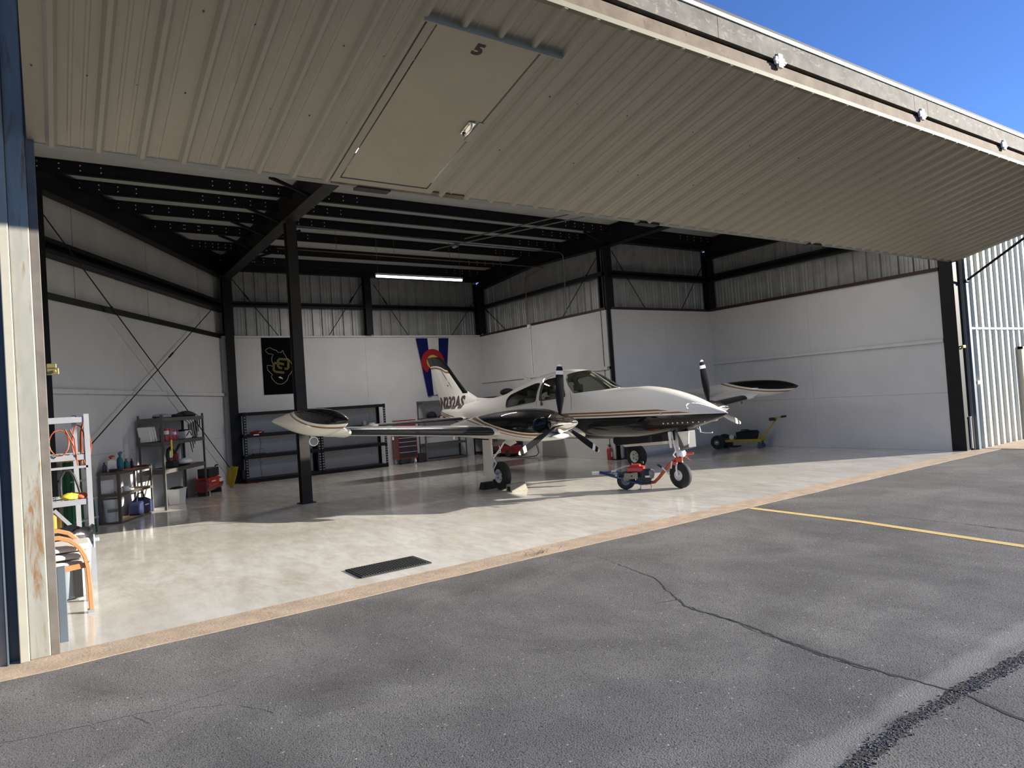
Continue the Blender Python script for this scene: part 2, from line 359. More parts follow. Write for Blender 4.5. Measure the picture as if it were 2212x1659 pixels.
    L.new(c, b.inputs['Base Color']); b.inputs['Roughness'].default_value = .88; b.inputs['Specular IOR Level'].default_value = .25
    bn = nt.nodes.new('ShaderNodeBump'); bn.inputs['Strength'].default_value = .45; bn.inputs['Distance'].default_value = .004
    ad = nt.nodes.new('ShaderNodeMath'); ad.operation = 'SUBTRACT'; L.new(fine, ad.inputs[0]); L.new(vo.outputs['Distance'], ad.inputs[1]); L.new(ad.outputs[0], bn.inputs['Height']); L.new(bn.outputs[0], b.inputs['Normal'])
    return m
M['asphalt'] = asphalt_mat()
M['apron'] = mat('tan_concrete_strip', (.40, .31, .225), .85, var=.18, vscale=5, bump=.4, bscale=40, dirt=((.25, .19, .14), 12, .62))

# ================================================================ GROUND
C1 = Vector((8.08, 12.57)); W1D = C1.normalized(); W1N = Vector((W1D.y, -W1D.x))      # left wall runs from (0,0) to C1; normal points into the room
ROOF = 5.86
b = MB(); b.box((-40, -60, -.6), (60, -.38, -.004)); b.box((20.3, -.38, -.6), (60, 40, -.004)); b.box((-40, -.38, -.6), (-.2, 40, -.004))
ground = skind(obj('asphalt_ground', b, M['asphalt']), 'dark grey weathered asphalt apron with cracks in front of the hangar', 'asphalt')
b = MB(); b.box((-.2, 0, -.6), (20.3, 14, 0))
floor = skind(obj('floor', b, M['floor']), 'shiny mottled light concrete floor of the hangar', 'floor')
strip = MB(); n = 60
top = [(-6+i*.48, -.385+R.uniform(-.018, .018)) for i in range(61)]
vs = [(x, y, .0) for x, y in top]+[(x, 0, .0) for x, y in top]+[(x, y, -.3) for x, y in top]
strip.add(vs, [(i, i+1, 62+i, 61+i) for i in range(60)]+[(122+i, 123+i, i+1, i) for i in range(60)])
skind(obj('trim_1', strip, M['apron'], fix=False), 'tan concrete strip along the hangar door sill', 'curb')
# painted centre line
b = MB(); pl = [(11.98, -.42), (11.9, -2.0), (11.63, -3.72), (11.2, -6.5), (10.6, -10)]
vs = []; 
for i, (x, y) in enumerate(pl): vs += [(x-.05, y, -.0015), (x+.06, y, -.0015)]
b.add(vs, [(2*i, 2*i+1, 2*i+3, 2*i+2) for i in range(len(pl)-1)])
obj('painted_line', b, M['yline'], ground, fix=False)
def crack(path, wid, seed, z=-.0025):
    rr = random.Random(seed); P = []
    for (x0, y0), (x1, y1) in zip(path, path[1:]):
        d = math.hypot(x1-x0, y1-y0); k = max(2, int(d/.035))
        for i in range(k): P.append((x0+(x1-x0)*i/k, y0+(y1-y0)*i/k))
    P.append(path[-1]); b = MB(); vs = []; N = len(P); ox = oy = 0
    for i, (x, y) in enumerate(P):
        ox = ox*.8+rr.uniform(-.010, .010); oy = oy*.8+rr.uniform(-.010, .010)
        a = P[max(i-1, 0)]; c = P[min(i+1, N-1)]; dx, dy = c[0]-a[0], c[1]-a[1]; l = math.hypot(dx, dy) or 1; nx, ny = -dy/l, dx/l
        t = i/(N-1); ww = (wid[0]+(wid[1]-wid[0])*t)*rr.uniform(.35, 1.3)/2
        vs += [(x+ox+nx*ww, y+oy+ny*ww, z), (x+ox-nx*ww, y+oy-ny*ww, z)]
    b.add(vs, [(2*i, 2*i+1, 2*i+3, 2*i+2) for i in range(N-1)]); return obj('crack', b, M['crackfill'], ground, fix=False), P
crack([(8.82, -.85), (8.72, -1.3), (8.61, -1.85), (8.4, -2.2), (8.26, -2.49)], (.004, .016), 1)
crack([(8.26, -2.49), (8.15, -2.64), (8.13, -3.17), (8.04, -3.76), (8.0, -4.11), (8.03, -4.6), (7.95, -4.95), (7.9, -6.5)], (.02, .035), 2)
crack([(8.17, -2.66), (8.11, -3.2), (8.0, -3.8), (7.97, -4.2)], (.006, .01), 5)
crack([(8.0, -2.4), (8.26, -2.49)], (.003, .012), 3)
crack([(10.6, -4.85), (9.5, -4.72), (8.75, -4.67), (8.40, -4.655), (8.1, -4.63), (7.51, -4.61), (7.03, -4.64), (6.4, -4.7), (5.8, -4.85)], (.05, .08), 4)
crack([(12.51, -1.73), (12.40, -2.38), (12.37, -3.45), (12.3, -5)], (.004, .02), 6); crack([(12.35, -3.1), (12.2, -5)], (.012, .02), 8)
crack([(3.6, -1.50), (4.25, -1.64), (4.6, -1.71), (5.1, -1.66), (5.47, -1.68)], (.006, .003), 7)
crack([(4.45, -1.70), (4.5, -1.86), (4.75, -1.82), (4.95, -1.92), (5.1, -2.25)], (.004, .004), 9)
# loose asphalt crumbs in and along the wide crack
b = MB(); path = [(9.6, -4.72), (8.75, -4.67), (8.40, -4.655), (8.1, -4.63), (7.51, -4.61), (7.03, -4.64), (6.4, -4.7)]
for k in range(3600):
    if k < 2600:
        i = R.randrange(len(path)-1); t = R.random(); x = path[i][0]+(path[i+1][0]-path[i][0])*t+R.gauss(0, .024); y = path[i][1]+(path[i+1][1]-path[i][1])*t+R.gauss(0, .024); s = R.uniform(.0025, .008)
    else: x = R.uniform(4, 12); y = R.uniform(-5.6, -.5); s = R.uniform(.0012, .0035)
    a = R.uniform(0, 6); z = -.005; n_ = 5
    v = [(x+s*math.cos(a+q*2*PI/n_)*R.uniform(.75, 1.2), y+s*math.sin(a+q*2*PI/n_)*R.uniform(.75, 1.2), z) for q in range(n_)]; v += [(x+(p_[0]-x)*.6, y+(p_[1]-y)*.6, z+s*R.uniform(.5, .9)) for p_ in v[:n_]]
    b.add(v, [(q, (q+1) % n_, n_+(q+1) % n_, n_+q) for q in range(n_)]+[tuple(range(n_, 2*n_))])
o = tag(obj('asphalt_crumbs', b, M['crumb'], fix=False), 'loose black asphalt crumbs along the widest crack in the apron', 'gravel'); o['kind'] = 'stuff'
# dry weed in the sill joint
b = MB()
for k in range(34):
    x = 8.50+R.gauss(0, .10); y = -.30+R.gauss(0, .03); a = R.uniform(0, 6.28); h = R.uniform(.015, .06)
    b.tube([(x, y, 0), (x+math.cos(a)*h*.5, y+math.sin(a)*h*.3, h*.6), (x+math.cos(a)*h*1.2, y+math.sin(a)*h*.8, h)], .0016, 3)
o = tag(obj('dry_weed', b, M['straw']), 'tuft of dry straw weed growing out of the tan concrete strip', 'weed')
o['kind'] = 'stuff'

# ================================================================ SHEETS
def rib_profile(L, pitch=.3154, h=.038, minor=.006, inv=False):
    """(u, height) polyline across a ribbed steel sheet of length L"""
    pts = [(0, 0)]; u = pitch/2
    while u < L-.03:
        pts += [(u-.040, 0), (u-.015, h), (u+.015, h), (u+.040, 0)]
        for q in (.36, .64):
            m = u+pitch*q
            if m+.02 < L: pts += [(m-.016, 0), (m-.008, minor), (m+.008, minor), (m+.016, 0)]
        u += pitch
    pts.append((L, 0)); pts = sorted(set(pts), key=lambda p: p[0]); return [p for p in pts if 0 <= p[0] <= L]
def sheet(b, P, U, V, N, L, v0, v1, inv=1, th=.004, prof=None):
    """ribbed sheet: origin P, along U for L, from v0 to v1 along V (v may be functions of u), ribs along N"""
    P = Vector(P); U = Vector(U); V = Vector(V); N = Vector(N); pr = prof or rib_profile(L); n = len(pr); vs = []
    f0 = v0 if callable(v0) else (lambda u: v0); f1 = v1 if callable(v1) else (lambda u: v1)
    for off in (0, -th):
        for u, h in pr: vs.append(P+U*u+V*f0(u)+N*(h*inv+off))
        for u, h in pr: vs.append(P+U*u+V*f1(u)+N*(h*inv+off))
    fs = []
    for i in range(n-1):
        fs.append((i, i+1, n+i+1, n+i)); fs.append((2*n+i+1, 2*n+i, 3*n+i, 3*n+i+1))
        fs.append((i+1, i, 2*n+i, 2*n+i+1)); fs.append((n+i, n+i+1, 3*n+i+1, 3*n+i))
    fs += [(0, n, 3*n, 2*n), (n-1, 3*n-1, 4*n-1, 2*n-1)]
    return b.add(vs, fs)
def hwall(name, A, B, label, nrm, upper=True, rows=None, pw=1.95, base=0, upper_mat='galv_in', girt=4.72, up_from=3.86):
    """interior wall from A to B (plan), nrm = inward normal; white panels below, ribbed sheet above"""
    W = struct(name, label, 'wall'); A = Vector(A); B = Vector(B); D = (B-A); Ln = D.length; D.normalize(); Nn = Vector(nrm)
    T = lambda u, n_, z: (A.x+D.x*u+Nn.x*n_, A.y+D.y*u+Nn.y*n_, z)
    def slab(nm, u0, u1, n0, n1, z0, z1, m, bev=.004):
        q = MB(); vs = [T(u0, n0, z0), T(u1, n0, z0), T(u1, n1, z0), T(u0, n1, z0), T(u0, n0, z1), T(u1, n0, z1), T(u1, n1, z1), T(u0, n1, z1)]
        q.add(vs, [(0,3,2,1),(4,5,6,7),(0,1,5,4),(1,2,6,5),(2,3,7,6),(3,0,4,7)]); return obj(nm, q, m, W, bevel=bev)
    k = max(1, round(Ln/pw)); step = Ln/k
    for z0, z1, d in (rows or [(0, 3.82, .10)]):
        for i in range(k):
            slab('wall_panel', i*step+.0015, (i+1)*step-.0015, -.02, d, z0+.0015, z1-.0015, M['drywall'], .0015)
    # ribbed sheets of the outer skin, seen above the panels
    kk = max(1, round(Ln/.946)); st = Ln/kk
    if upper:
        for i in range(kk):
            q = MB(); sheet(q, T(i*st, -.09, 0), (D.x, D.y, 0), (0, 0, 1), (-Nn.x, -Nn.y, 0), st, up_from-.15, ROOF, 1); obj('ribbed_sheet', q, M[upper_mat], W, fix=True)
    slab('wall_backing', 0, Ln, -.22, -.16, -.1, ROOF+.2, M['galv_in'], 0)
    return W, T, slab, Ln, D, Nn
def girt_bar(W, T, Ln, z, m='black_steel', h=.20, d=.16):
    q = MB(); P = [T(0, 0, z-h/2), T(0, d, z-h/2), T(0, d, z-h/2+.05), T(0, d-.01, z-h/2+.05), T(0, d-.01, z-h/2+.012), T(0, .012, z-h/2+.012), T(0, .012, z+h/2-.012), T(0, d-.01, z+h/2-.012), T(0, d-.01, z+h/2-.05), T(0, d, z+h/2-.05), T(0, d, z+h/2), T(0, 0, z+h/2)]
    e = Vector(T(Ln, 0, 0))-Vector(T(0, 0, 0)); q.prism(P, e); return obj('girt', q, M[m], W)
def rod(W, a, b_, r=.011):
    q = MB(); a = Vector(a); b_ = Vector(b_); q.cyl(a, b_, r, n=6); d = (b_-a).normalized(); c = a+(b_-a)*.32; q.cyl(c-d*.10, c+d*.10, r*2.0, n=6); return obj('brace_rod', q, M['black_steel'], W, smooth=60)

# ---- left wall (angled): white panels in rows, white insulation above
LR = [(0, 1.22, .06), (1.22, 2.28, .06), (2.36, 3.80, .06)]
W, T, slab, Ln, D, Nn = hwall('wall_left', (-.126, .081), C1+Vector((-.126, .081))+Vector(W1D)*.12, 'angled white-panelled left wall of the hangar with crossed brace rods', (W1N.x, W1N.y), upper=False, rows=LR, pw=2.44)
k = 12
for i in range(k):
    slab('insulation_panel', Ln*i/k+.004, Ln*(i+1)/k-.004, -.10, -.04+.01*(i % 2), 3.84, ROOF, M['insul'], .01)
slab('wall_ledge', .05, Ln-.15, .05, .11, 2.28, 2.36, M['ledge'], .008)
slab('girt', 0, Ln, -.04, .09, 3.79, 3.90, M['black_steel'], 0)
q = MB(); 
for z0, z1, n0, n1 in ((4.50, 4.53, -.04, .20), (4.72, 4.75, -.04, .20), (4.53, 4.72, -.04, -.01), (4.53, 4.57, .18, .20), (4.68, 4.72, .18, .20)):
    vs = [T(0, n0, z0), T(Ln, n0, z0), T(Ln, n1, z0), T(0, n1, z0), T(0, n0, z1), T(Ln, n0, z1), T(Ln, n1, z1), T(0, n1, z1)]; q.add(vs, [(0,3,2,1),(4,5,6,7),(0,1,5,4),(1,2,6,5),(2,3,7,6),(3,0,4,7)])
obj('girt', q, M['black_steel'], W)
P1 = lambda s, n_, z: T(s, n_, z)
ln_ = lambda y: y/W1D.y
rod(W, T(ln_(6.0), .2, 5.45), T(ln_(12.33), .2, .35)); rod(W, T(ln_(12.0), .2, 4.6), T(ln_(5.2), .2, .05))
# ---- back wall, and the stepped walls on the right
W2 = hwall('wall_back', (7.80, 12.57), (15.96, 12.57), 'white-panelled back wall of the hangar with ribbed steel above and two flags', (0, -1), rows=[(0, 3.80, .10)], pw=1.97)
W, T, slab, Ln, D, Nn = W2
slab('wall_ledge', .1, Ln-.1, .0, .14, 3.80, 3.85, M['ledge'], .006); girt_bar(W, T, Ln, 4.70, h=.13)
slab('girt', 0, Ln, -.08, .10, 5.60, ROOF, M['purlin'], 0)
rod(W, (8.24, 12.45, 5.40), (9.39, 12.45, 3.86)); rod(W, (11.89, 12.45, 5.40), (10.81, 12.45, 3.86)); rod(W, (12.25, 12.45, 5.37), (13.28, 12.45, 3.86)); rod(W, (15.86, 12.45, 5.14), (14.81, 12.45, 3.86))
RR = [(0, 2.29, .10), (2.36, 3.80, .10)]
W, T, slab, Ln, D, Nn = hwall('wall_inner_right', (15.96, 12.57), (15.96, 6.40), 'white inner right wall between the back corner and the black column', (-1, 0), rows=RR, pw=3.1)
slab('wall_ledge', .05, Ln-.05, .05, .14, 2.28, 2.37, M['ledge'], .006); slab('girt', 0, Ln, -.02, .12, 3.80, 3.86, M['red_oxide'], 0); girt_bar(W, T, Ln, 4.72, h=.10)
rod(W, (15.84, 12.35, 4.9), (15.84, 10.95, 3.86)); rod(W, (15.84, 6.6, 5.15), (15.84, 8.09, 3.86))
W, T, slab, Ln, D, Nn = hwall('wall_step', (15.96, 6.40), (19.83, 6.40), 'short white wall facing the door behind the right wing', (0, -1), rows=[(0, 3.80, .10)], pw=2.0)
slab('girt', 0, Ln, -.02, .12, 3.80, 3.86, M['red_oxide'], 0); girt_bar(W, T, Ln, 4.70, h=.17); slab('girt', 0, Ln, -.08, .10, 5.55, ROOF, M['purlin'], 0)
rod(W, (16.08, 6.27, 5.28), (17.12, 6.27, 3.86)); rod(W, (19.6, 6.27, 5.2), (18.55, 6.27, 3.86))
RW = [(0, 1.22, .07), (1.22, 2.29, .07), (2.36, 3.80, .07)]
W, T, slab, Ln, D, Nn = hwall('wall_right', (19.83, 6.40), (19.83, .29), 'white-panelled right wall of the hangar running to the door jamb', (-1, 0), rows=RW, pw=3.1)
slab('wall_ledge', .05, Ln-.01, .03, .12, 2.29, 2.36, M['ledge'], .006); slab('girt', 0, Ln, -.02, .12, 3.80, 3.87, M['red_oxide'], 0); girt_bar(W, T, Ln, 4.72, h=.19)

# ---- steel columns, part of the walls
def column(x, y, z0, z1, wx, wy, par=None, name='column', m='black_steel', plate=True, rz=0):
    q = MB(); t = .012
    q.box((-wx/2, -wy/2, z0), (wx/2, -wy/2+t, z1)); q.box((-wx/2, wy/2-t, z0), (wx/2, wy/2, z1)); q.box((-t/2, -wy/2+t, z0), (t/2, wy/2-t, z1))
    if plate: q.box((-wx/2-.05, -wy/2-.03, 0), (wx/2+.05, wy/2+.03, .018))
    return obj(name, q, M[m], par, loc=(x, y, 0), rot=(0, 0, rz))
def wall(n): return bpy.data.objects[n]
column(8.10, 12.40, 0, 5.5, .22, .25, wall('wall_back')); column(12.0, 12.40, 3.86, 5.6, .20, .18, wall('wall_back'), plate=False)
column(15.82, 12.32, 3.86, 5.5, .22, .3, wall('wall_back'), plate=False)
column(15.98, 6.46, 0, 5.5, .26, .26, wall('wall_step')); column(19.72, 6.27, 3.85, 5.5, .22, .22, wall('wall_step'), plate=False)

# ================================================================ ROOF: deck, purlins, rafters
ce = struct('ceiling', 'white insulated roof underside crossed by black steel purlins', 'ceiling')
q = MB(); q.box((-.3, -.05, ROOF), (20.1, 6.5, ROOF+.12)); q.box((4.0, 6.5, ROOF), (16.3, 12.8, ROOF+.12)); q.box((-.3, 6.5, ROOF), (4.0, 12.8, ROOF+.12)); obj('roof_deck', q, M['roof_ins'], ce)
def xleft(y): return max(.0, W1D.x/W1D.y*y)
PY = [.9, 2.2, 3.4, 4.3, 6.05, 6.95, 7.95, 9.1, 10.55, 11.9]
for i, y in enumerate(PY):
    x1 = 19.8 if y < 6.3 else 15.9
    spans = [(xleft(y), 8.0), (8.16, 15.82)]+([(15.98, 19.8)] if y < 6.3 else [])
    for a, c in spans:
        if c-a < .1: continue
        z1 = ROOF; z0 = ROOF-.205; t = .01; q = MB()
        q.box((a, y-.035, z0), (c, y+.035, z0+t)); q.box((a, y-t/2, z0), (c, y+t/2, z1)); q.box((a, y-.035, z1-t), (c, y+.035, z1))
        p_ = obj('purlin', q, M['purlin'], ce)
        q = MB()
        for bx in ([c-.25-k*.28 for k in range(5)]+[a+.25+k*.28 for k in range(4)]):
            for bz in (z0+.07, z0+.15): q.cyl((bx, y-.006, bz), (bx, y-.013, bz), .011, n=5)
        o = obj('bolt_heads', q, M['lampoff'], p_); o['kind'] = 'stuff'
# header beam over the door (double channel)
for z0, z1 in ((5.12, 5.40), (5.44, 5.72)):
    q = MB(); q.box((3.95, .42, z0), (19.9, .435, z1)); q.box((3.95, .34, z0), (19.9, .42, z0+.012)); q.box((3.95, .34, z1-.012), (19.9, .42, z1))
    p_ = obj('header_beam', q, M['purlin'], ce)
def ibeam(path, depth, fl, name, m='black_steel', par=ce):
    """I beam whose BOTTOM follows path (x,y,z) with the given depths"""
    q = MB(); P = [Vector(p) for p in path]
    for (a, da), (c, dc) in zip(zip(P, depth), list(zip(P, depth))[1:]):
        d = (c-a); d.z = 0; d.normalize(); s = Vector((-d.y, d.x, 0)); t = .014
        def seg(w, za0, za1, zc0, zc1):
            vs = [a-s*w+Vector((0,0,za0)), a+s*w+Vector((0,0,za0)), a+s*w+Vector((0,0,za1)), a-s*w+Vector((0,0,za1)), c-s*w+Vector((0,0,zc0)), c+s*w+Vector((0,0,zc0)), c+s*w+Vector((0,0,zc1)), c-s*w+Vector((0,0,zc1))]
            q.add(vs, [(0,1,2,3),(7,6,5,4),(0,4,5,1),(1,5,6,2),(2,6,7,3),(3,7,4,0)])
        seg(fl/2, 0, t, 0, t); seg(.006, t, da, t, dc); seg(fl/2, da-t, da, dc-t, dc)
    return obj(name, q, M[m], par)
ibeam([(8.08, .2, 5.36), (8.08, 6.55, 5.38), (8.08, 12.4, 5.32)], [.48, .46, .52], .26, 'rafter', 'black_steel2')
ibeam([(15.9, .2, 5.36), (15.9, 6.4, 5.36), (15.9, 9.6, 5.50), (15.9, 12.4, 5.30)], [.48, .48, .34, .54], .22, 'rafter')
ibeam([(19.70, .2, 5.30), (19.70, 6.3, 5.26)], [.5, .55], .2, 'rafter')
ibeam([(W1D.x*3+.12, W1D.y*3, 5.35), (W1D.x*9+.15, W1D.y*9, 5.42), (W1D.x*14.6+.15, W1D.y*14.6, 5.32)], [.5, .38, .5], .2, 'rafter')
for X, Y, s in ((8.08, 6.9, -1), (8.08, 8.0, -1), (8.08, 9.2, -1), (8.08, 8.3, 1), (8.08, 10.5, 1), (8.08, 5.1, -1), (15.9, 6.2, -1)):
    q = MB(); q.bar((X+s*.02, Y, 5.42), (X+s*.75, Y, 5.68), .05, .05); obj('flange_brace', q, M['black_steel'], ce)
# free-standing post under the rafter
po = thing('steel_post', 'free-standing black steel post rising through the near wing tip to the rafter', 'post', (8.08, 6.58, 0))
q = MB(); t = .012
q.box((-.095, -.095, 0.015), (-.095+.19, -.095+t, 5.36)); q.box((-.095, .083, 0.015), (.095, .095, 5.36)); q.box((-.006, -.083, 0.015), (.006, .083, 5.36))
obj('post_shaft', q, M['black_steel2'], po)
q = MB(); q.box((-.15, -.12, 0), (.15, .12, .018)); obj('base_plate', q, M['black_steel2'], po)
# conduits and pipe
q = MB(); q.tube([(8.3, 7.35, 5.52), (12.3, 7.6, 5.52), (15.55, 7.7, 5.52), (15.66, 7.7, 5.45), (15.66, 7.7, 3.9)], .014, 6); q.tube([(13.95, 4.23, 5.50), (12.31, 7.59, 5.47), (12.0, 8.3, 5.47)], .014, 6); q.tube([(13.7, 4.2, 5.56), (12.33, 7.2, 5.52)], .014, 6); q.cyl((12.31, 7.5, 5.45), (12.31, 7.7, 5.45), .05); obj('conduit', q, M['conduit'], ce, smooth=60)
q = MB(); q.tube([(8.3, 8.25, 5.25), (15.4, 8.25, 5.22), (15.75, 9.6, 5.2), (15.78, 9.66, 5.1), (15.78, 9.66, 3.84)], .012, 6)
for x in (9.6, 11.0, 12.5, 14.0): q.cyl((x, 8.25, 5.24), (x, 8.25, 5.86), .004, n=4)
obj('copper_pipe', q, M['copper'], ce, smooth=60)
q = MB(); q.tube([(15.84, 9.66, 3.84), (15.84, 9.66, 0.1)], .012, 6); q.box((15.79, 9.60, 3.74), (15.86, 9.72, 3.84)); obj('wall_conduit', q, M['lampoff'], wall('wall_inner_right'), smooth=60)

# ---- tube lights: the one in view and an unseen row added behind the raised door for fill
def tube_light(x0, x1, y, z, label, power):
    L_ = thing('tube_light', label, 'light', ((x0+x1)/2, y, z), 0, 'shop tube lights under the roof'); h = (x1-x0)/2
    q = MB(); q.prism([(-h, -.05, .0), (-h, .05, .0), (-h, .03, .05), (-h, -.03, .05)], (2*h, 0, 0)); obj('light_housing', q, M['lampoff'], L_)
    q = MB(); q.cyl((-h+.01, 0, -.018), (h-.01, 0, -.018), .030, n=12); obj('light_tube', q, M['lamp'], L_, smooth=60)
    for e in (-1, 1): q = MB(); q.cyl((e*(h-.05), 0, .05), (e*(h-.05), 0, ROOF-z-.02), .004, n=5); obj('hanging_cord', q, M['conduit'], L_)
    ld = bpy.data.lights.new('tube_glow', 'AREA'); ld.shape = 'RECTANGLE'; ld.size = 2*h; ld.size_y = .06; ld.energy = power; ld.color = (1, .95, .93)
    lo = bpy.data.objects.new('tube_glow', ld); COL.objects.link(lo); lo.parent = L_; lo.location = (0, 0, -.06)
tube_light(10.84, 13.26, 9.0, 4.93, 'long lit tube light hanging below the purlins in front of the back wall', 90)
for x0 in (6.2, 9.4, 12.6, 15.8): tube_light(x0, x0+2.42, 1.7, 5.0, 'added unseen fill light in the row just inside the door, %s' % {6.2: 'nearest the left jamb', 9.4: 'second from the left jamb', 12.6: 'third from the left jamb', 15.8: 'nearest the right wall'}[x0], 22)  # added fill row, out of view, brightens walls and shaded floor

# ================================================================ BIFOLD DOOR, raised
ang = .232; ca, sa = math.cos(ang), math.sin(ang); HZ = 3.962; TL = 2.67
DM = Matrix(((1, 0, 0, 0), (0, -ca, -sa, 0), (0, sa, -ca, HZ), (0, 0, 0, 1)))   # local x = along door, y = outward up the panel, z = outside face normal
door = bpy.data.objects.new('door_1', None); COL.objects.link(door); door['kind'] = 'structure'; door['label'] = 'raised two-leaf folding hangar door of tan ribbed steel over the opening'; door['category'] = 'hangar door'
lower = door; door.matrix_world = DM
X0, X1 = 4.10, 19.98
edges = [4.10-.03]; 
while edges[-1] < X1-.5: edges.append(edges[-1]+.9462)
edges[-1] = X1
for a, c in zip(edges, edges[1:]):
    L_ = c-a; pr = rib_profile(L_)
    if c <= 6.52 or a >= 7.58:
        q = MB(); sheet(q, (a, 0, 0), (1, 0, 0), (0, 1, 0), (0, 0, 1), L_, .0, TL+.01, prof=pr); obj('ribbed_sheet', q, M['tan_sheet'], door)
    else:
        # sheet interrupted by the walk door
        segs = []
        if a < 6.48: segs.append((a, 6.48, .0))
        if c > 7.58: segs.append((7.58, c, .0))
        for s0, s1, v0 in segs:
            prs = [(0, 0)]+[(u-(s0-a), h) for u, h in pr if s0-a < u < s1-a]+[(s1-s0, 0)]
            q = MB(); sheet(q, (s0, 0, 0), (1, 0, 0), (0, 1, 0), (0, 0, 1), s1-s0, .0, TL+.01, prof=prs); obj('ribbed_sheet', q, M['tan_sheet'], door)
        m0, m1 = max(a, 6.48), min(c, 7.58)
        if m1 > m0:
            prs = [(0, 0)]+[(u-(m0-a), h) for u, h in pr if m0-a < u < m1-a]+[(m1-m0, 0)]
            q = MB(); sheet(q, (m0, 0, 0), (1, 0, 0), (0, 1, 0), (0, 0, 1), m1-m0, 2.24, TL+.01, prof=prs); obj('ribbed_sheet', q, M['tan_sheet'], door)
# screws in rows
q = MB()
for a in [edges[0]+.3154*k+.05 for k in range(50)]:
    if a > X1-.1: break
    for v in (.9, 1.75):
        if 6.4 < a < 7.6: continue
        q.cyl((a+R.uniform(-.01, .01), v, .0), (a, v, .006), .007, n=5)
o = obj('screws', q, M['rust_flange'], door); o['kind'] = 'stuff'
q = MB(); q.box((X0, -.02, -.09), (X1, .0, .0)); q.box((X0, -.02, -.02), (X1, .06, -.005)); q.box((X0, -.02, -.11), (X1, .05, -.09)); q.box((X0, -.085, -.012), (X1, -.02, .002)); obj('bottom_rail', q, M['grey_trim'], door)
# walk door in the lower leaf
wd = MB(); wd.box((6.565, .09, .0), (7.485, 2.19, .012)); wdo = obj('walk_door', wd, M['tan_door'], door, bevel=.003)
q = MB(); q.box((6.48, .0, -.01), (6.55, 2.24, .016)); q.box((7.50, .0, -.01), (7.58, 2.24, .016)); q.box((6.55, 2.20, -.01), (7.50, 2.24, .016)); q.box((6.55, .0, -.01), (7.50, .075, .016)); obj('walk_door_frame', q, M['tan_sheet'], door)
q = MB(); q.prism([(6.43, 2.225, .0), (6.43, 2.225, .055), (6.43, 2.235, .055), (6.43, 2.25, .0)], (1.24, 0, 0)); obj('drip_cap', q, M['tan_sheet'], door)
q = MB(); q.box((6.50, -.04, -.03), (8.0, .03, .015)); obj('kick_plate', q, M['brown_galv'], door)
q = MB(); q.box((7.46, .96, .012), (7.515, 1.25, .02)); obj('strike_guard', q, M['cream'], wdo)
q = MB(); q.box((7.36, 1.06, .012), (7.43, 1.24, .03)); q.tube([(7.395, 1.08, .03), (7.395, 1.09, .06), (7.395, 1.14, .066), (7.395, 1.20, .06), (7.395, 1.22, .03)], .012, 8); obj('door_handle', q, M['chrome'], wdo, smooth=50, bevel=.003)
q = MB(); q.cyl((7.395, 1.075, .03), (7.395, 1.075, .042), .018, n=14); obj('keyhole', q, M['bplast'], wdo)
text_obj('door_number', '5', .155, M['num'], wdo, frame((6.985, 2.055, .014), (1, 0, 0), (0, 1, 0)), .001, .006, 1.2)
# edge strips of the two leaves at the fold (world coords -> child of door with inverse)
INV = DM.inverted()
def dchild(name, q, m, **k):
    o = obj(name, q, m, door, **k); o.matrix_local = INV; return o
YE = -ca*TL; ZE = HZ+sa*TL
q = MB(); q.box((X0, YE-.022, ZE-.028), (X1, YE+.02, ZE+.014)); dchild('edge_trim', q, M['edge_cream'])
q = MB(); q.box((X0, YE-.005, ZE), (X1, YE+.03, ZE+.135)); dchild('lower_leaf_edge', q, M['brown_galv'])
q = MB(); q.box((X0, YE+.02, ZE+.135), (X1, YE+.05, ZE+.165)); dchild('fold_gap', q, M['black_steel'])
xs = [X0, 9.1, 12.62, 12.94, 16.1, X1]
for a, c in zip(xs, xs[1:]):
    q = MB(); q.box((a+.003, YE-.03, ZE+.165), (c-.003, YE+.03, ZE+.365)); dchild('upper_leaf_edge', q, M['galv_out'])
q = MB(); q.box((X0, YE-.045, ZE+.365), (X1, YE+.03, ZE+.40)); dchild('edge_flashing', q, M['bright'])
q = MB(); q.box((X0, YE-.03, ZE+.40), (X1, YE+.05, ZE+.44)); dchild('weather_seal', q, M['rubber'])
for x in (9.98, 12.78, 15.1, 17.4, 7.4):
    q = MB(); q.box((x-.07, YE-.045, ZE+.12), (x+.07, YE-.02, ZE+.19)); q.box((x-.035, YE-.05, ZE+.09), (x+.035, YE-.02, ZE+.22)); q.cyl((x-.09, YE-.04, ZE+.15), (x+.09, YE-.04, ZE+.15), .014, n=8); dchild('hinge', q, M['lampoff'], bevel=.003)
# upper leaf, rising back to the header
yt, zt = -.02, 5.78; dv = Vector((0, yt-YE, zt-(ZE+.40))); Lv = dv.length; dv.normalize(); nv = Vector((0, -dv.z, dv.y))
for a, c in zip(edges, edges[1:]):
    q = MB(); sheet(q, (a, YE+.02, ZE+.42), (1, 0, 0), dv, nv, c-a, .0, Lv); dchild('ribbed_sheet', q, M['tan_sheet'])
q = MB()
for x in (X0+.05, X1-.05): q.bar((x, YE, ZE+.2), (x, -.05, 5.55), .06, .12)
q.bar((X0+.04, YE+.05, ZE+.07), (X0+.04, -.02, HZ+.08), .06, .09); q.bar((X1-.05, YE+.05, ZE+.07), (X1-.05, -.02, HZ+.08), .06, .09); dchild('leaf_side_frame', q, M['galv_in'])
for x in (6.95, 10.9, 14.8): 
    q = MB(); q.box((x-.18, .02, HZ-.035), (x+.18, .14, HZ+.0)); dchild('cable_bracket', q, M['black_steel2'])

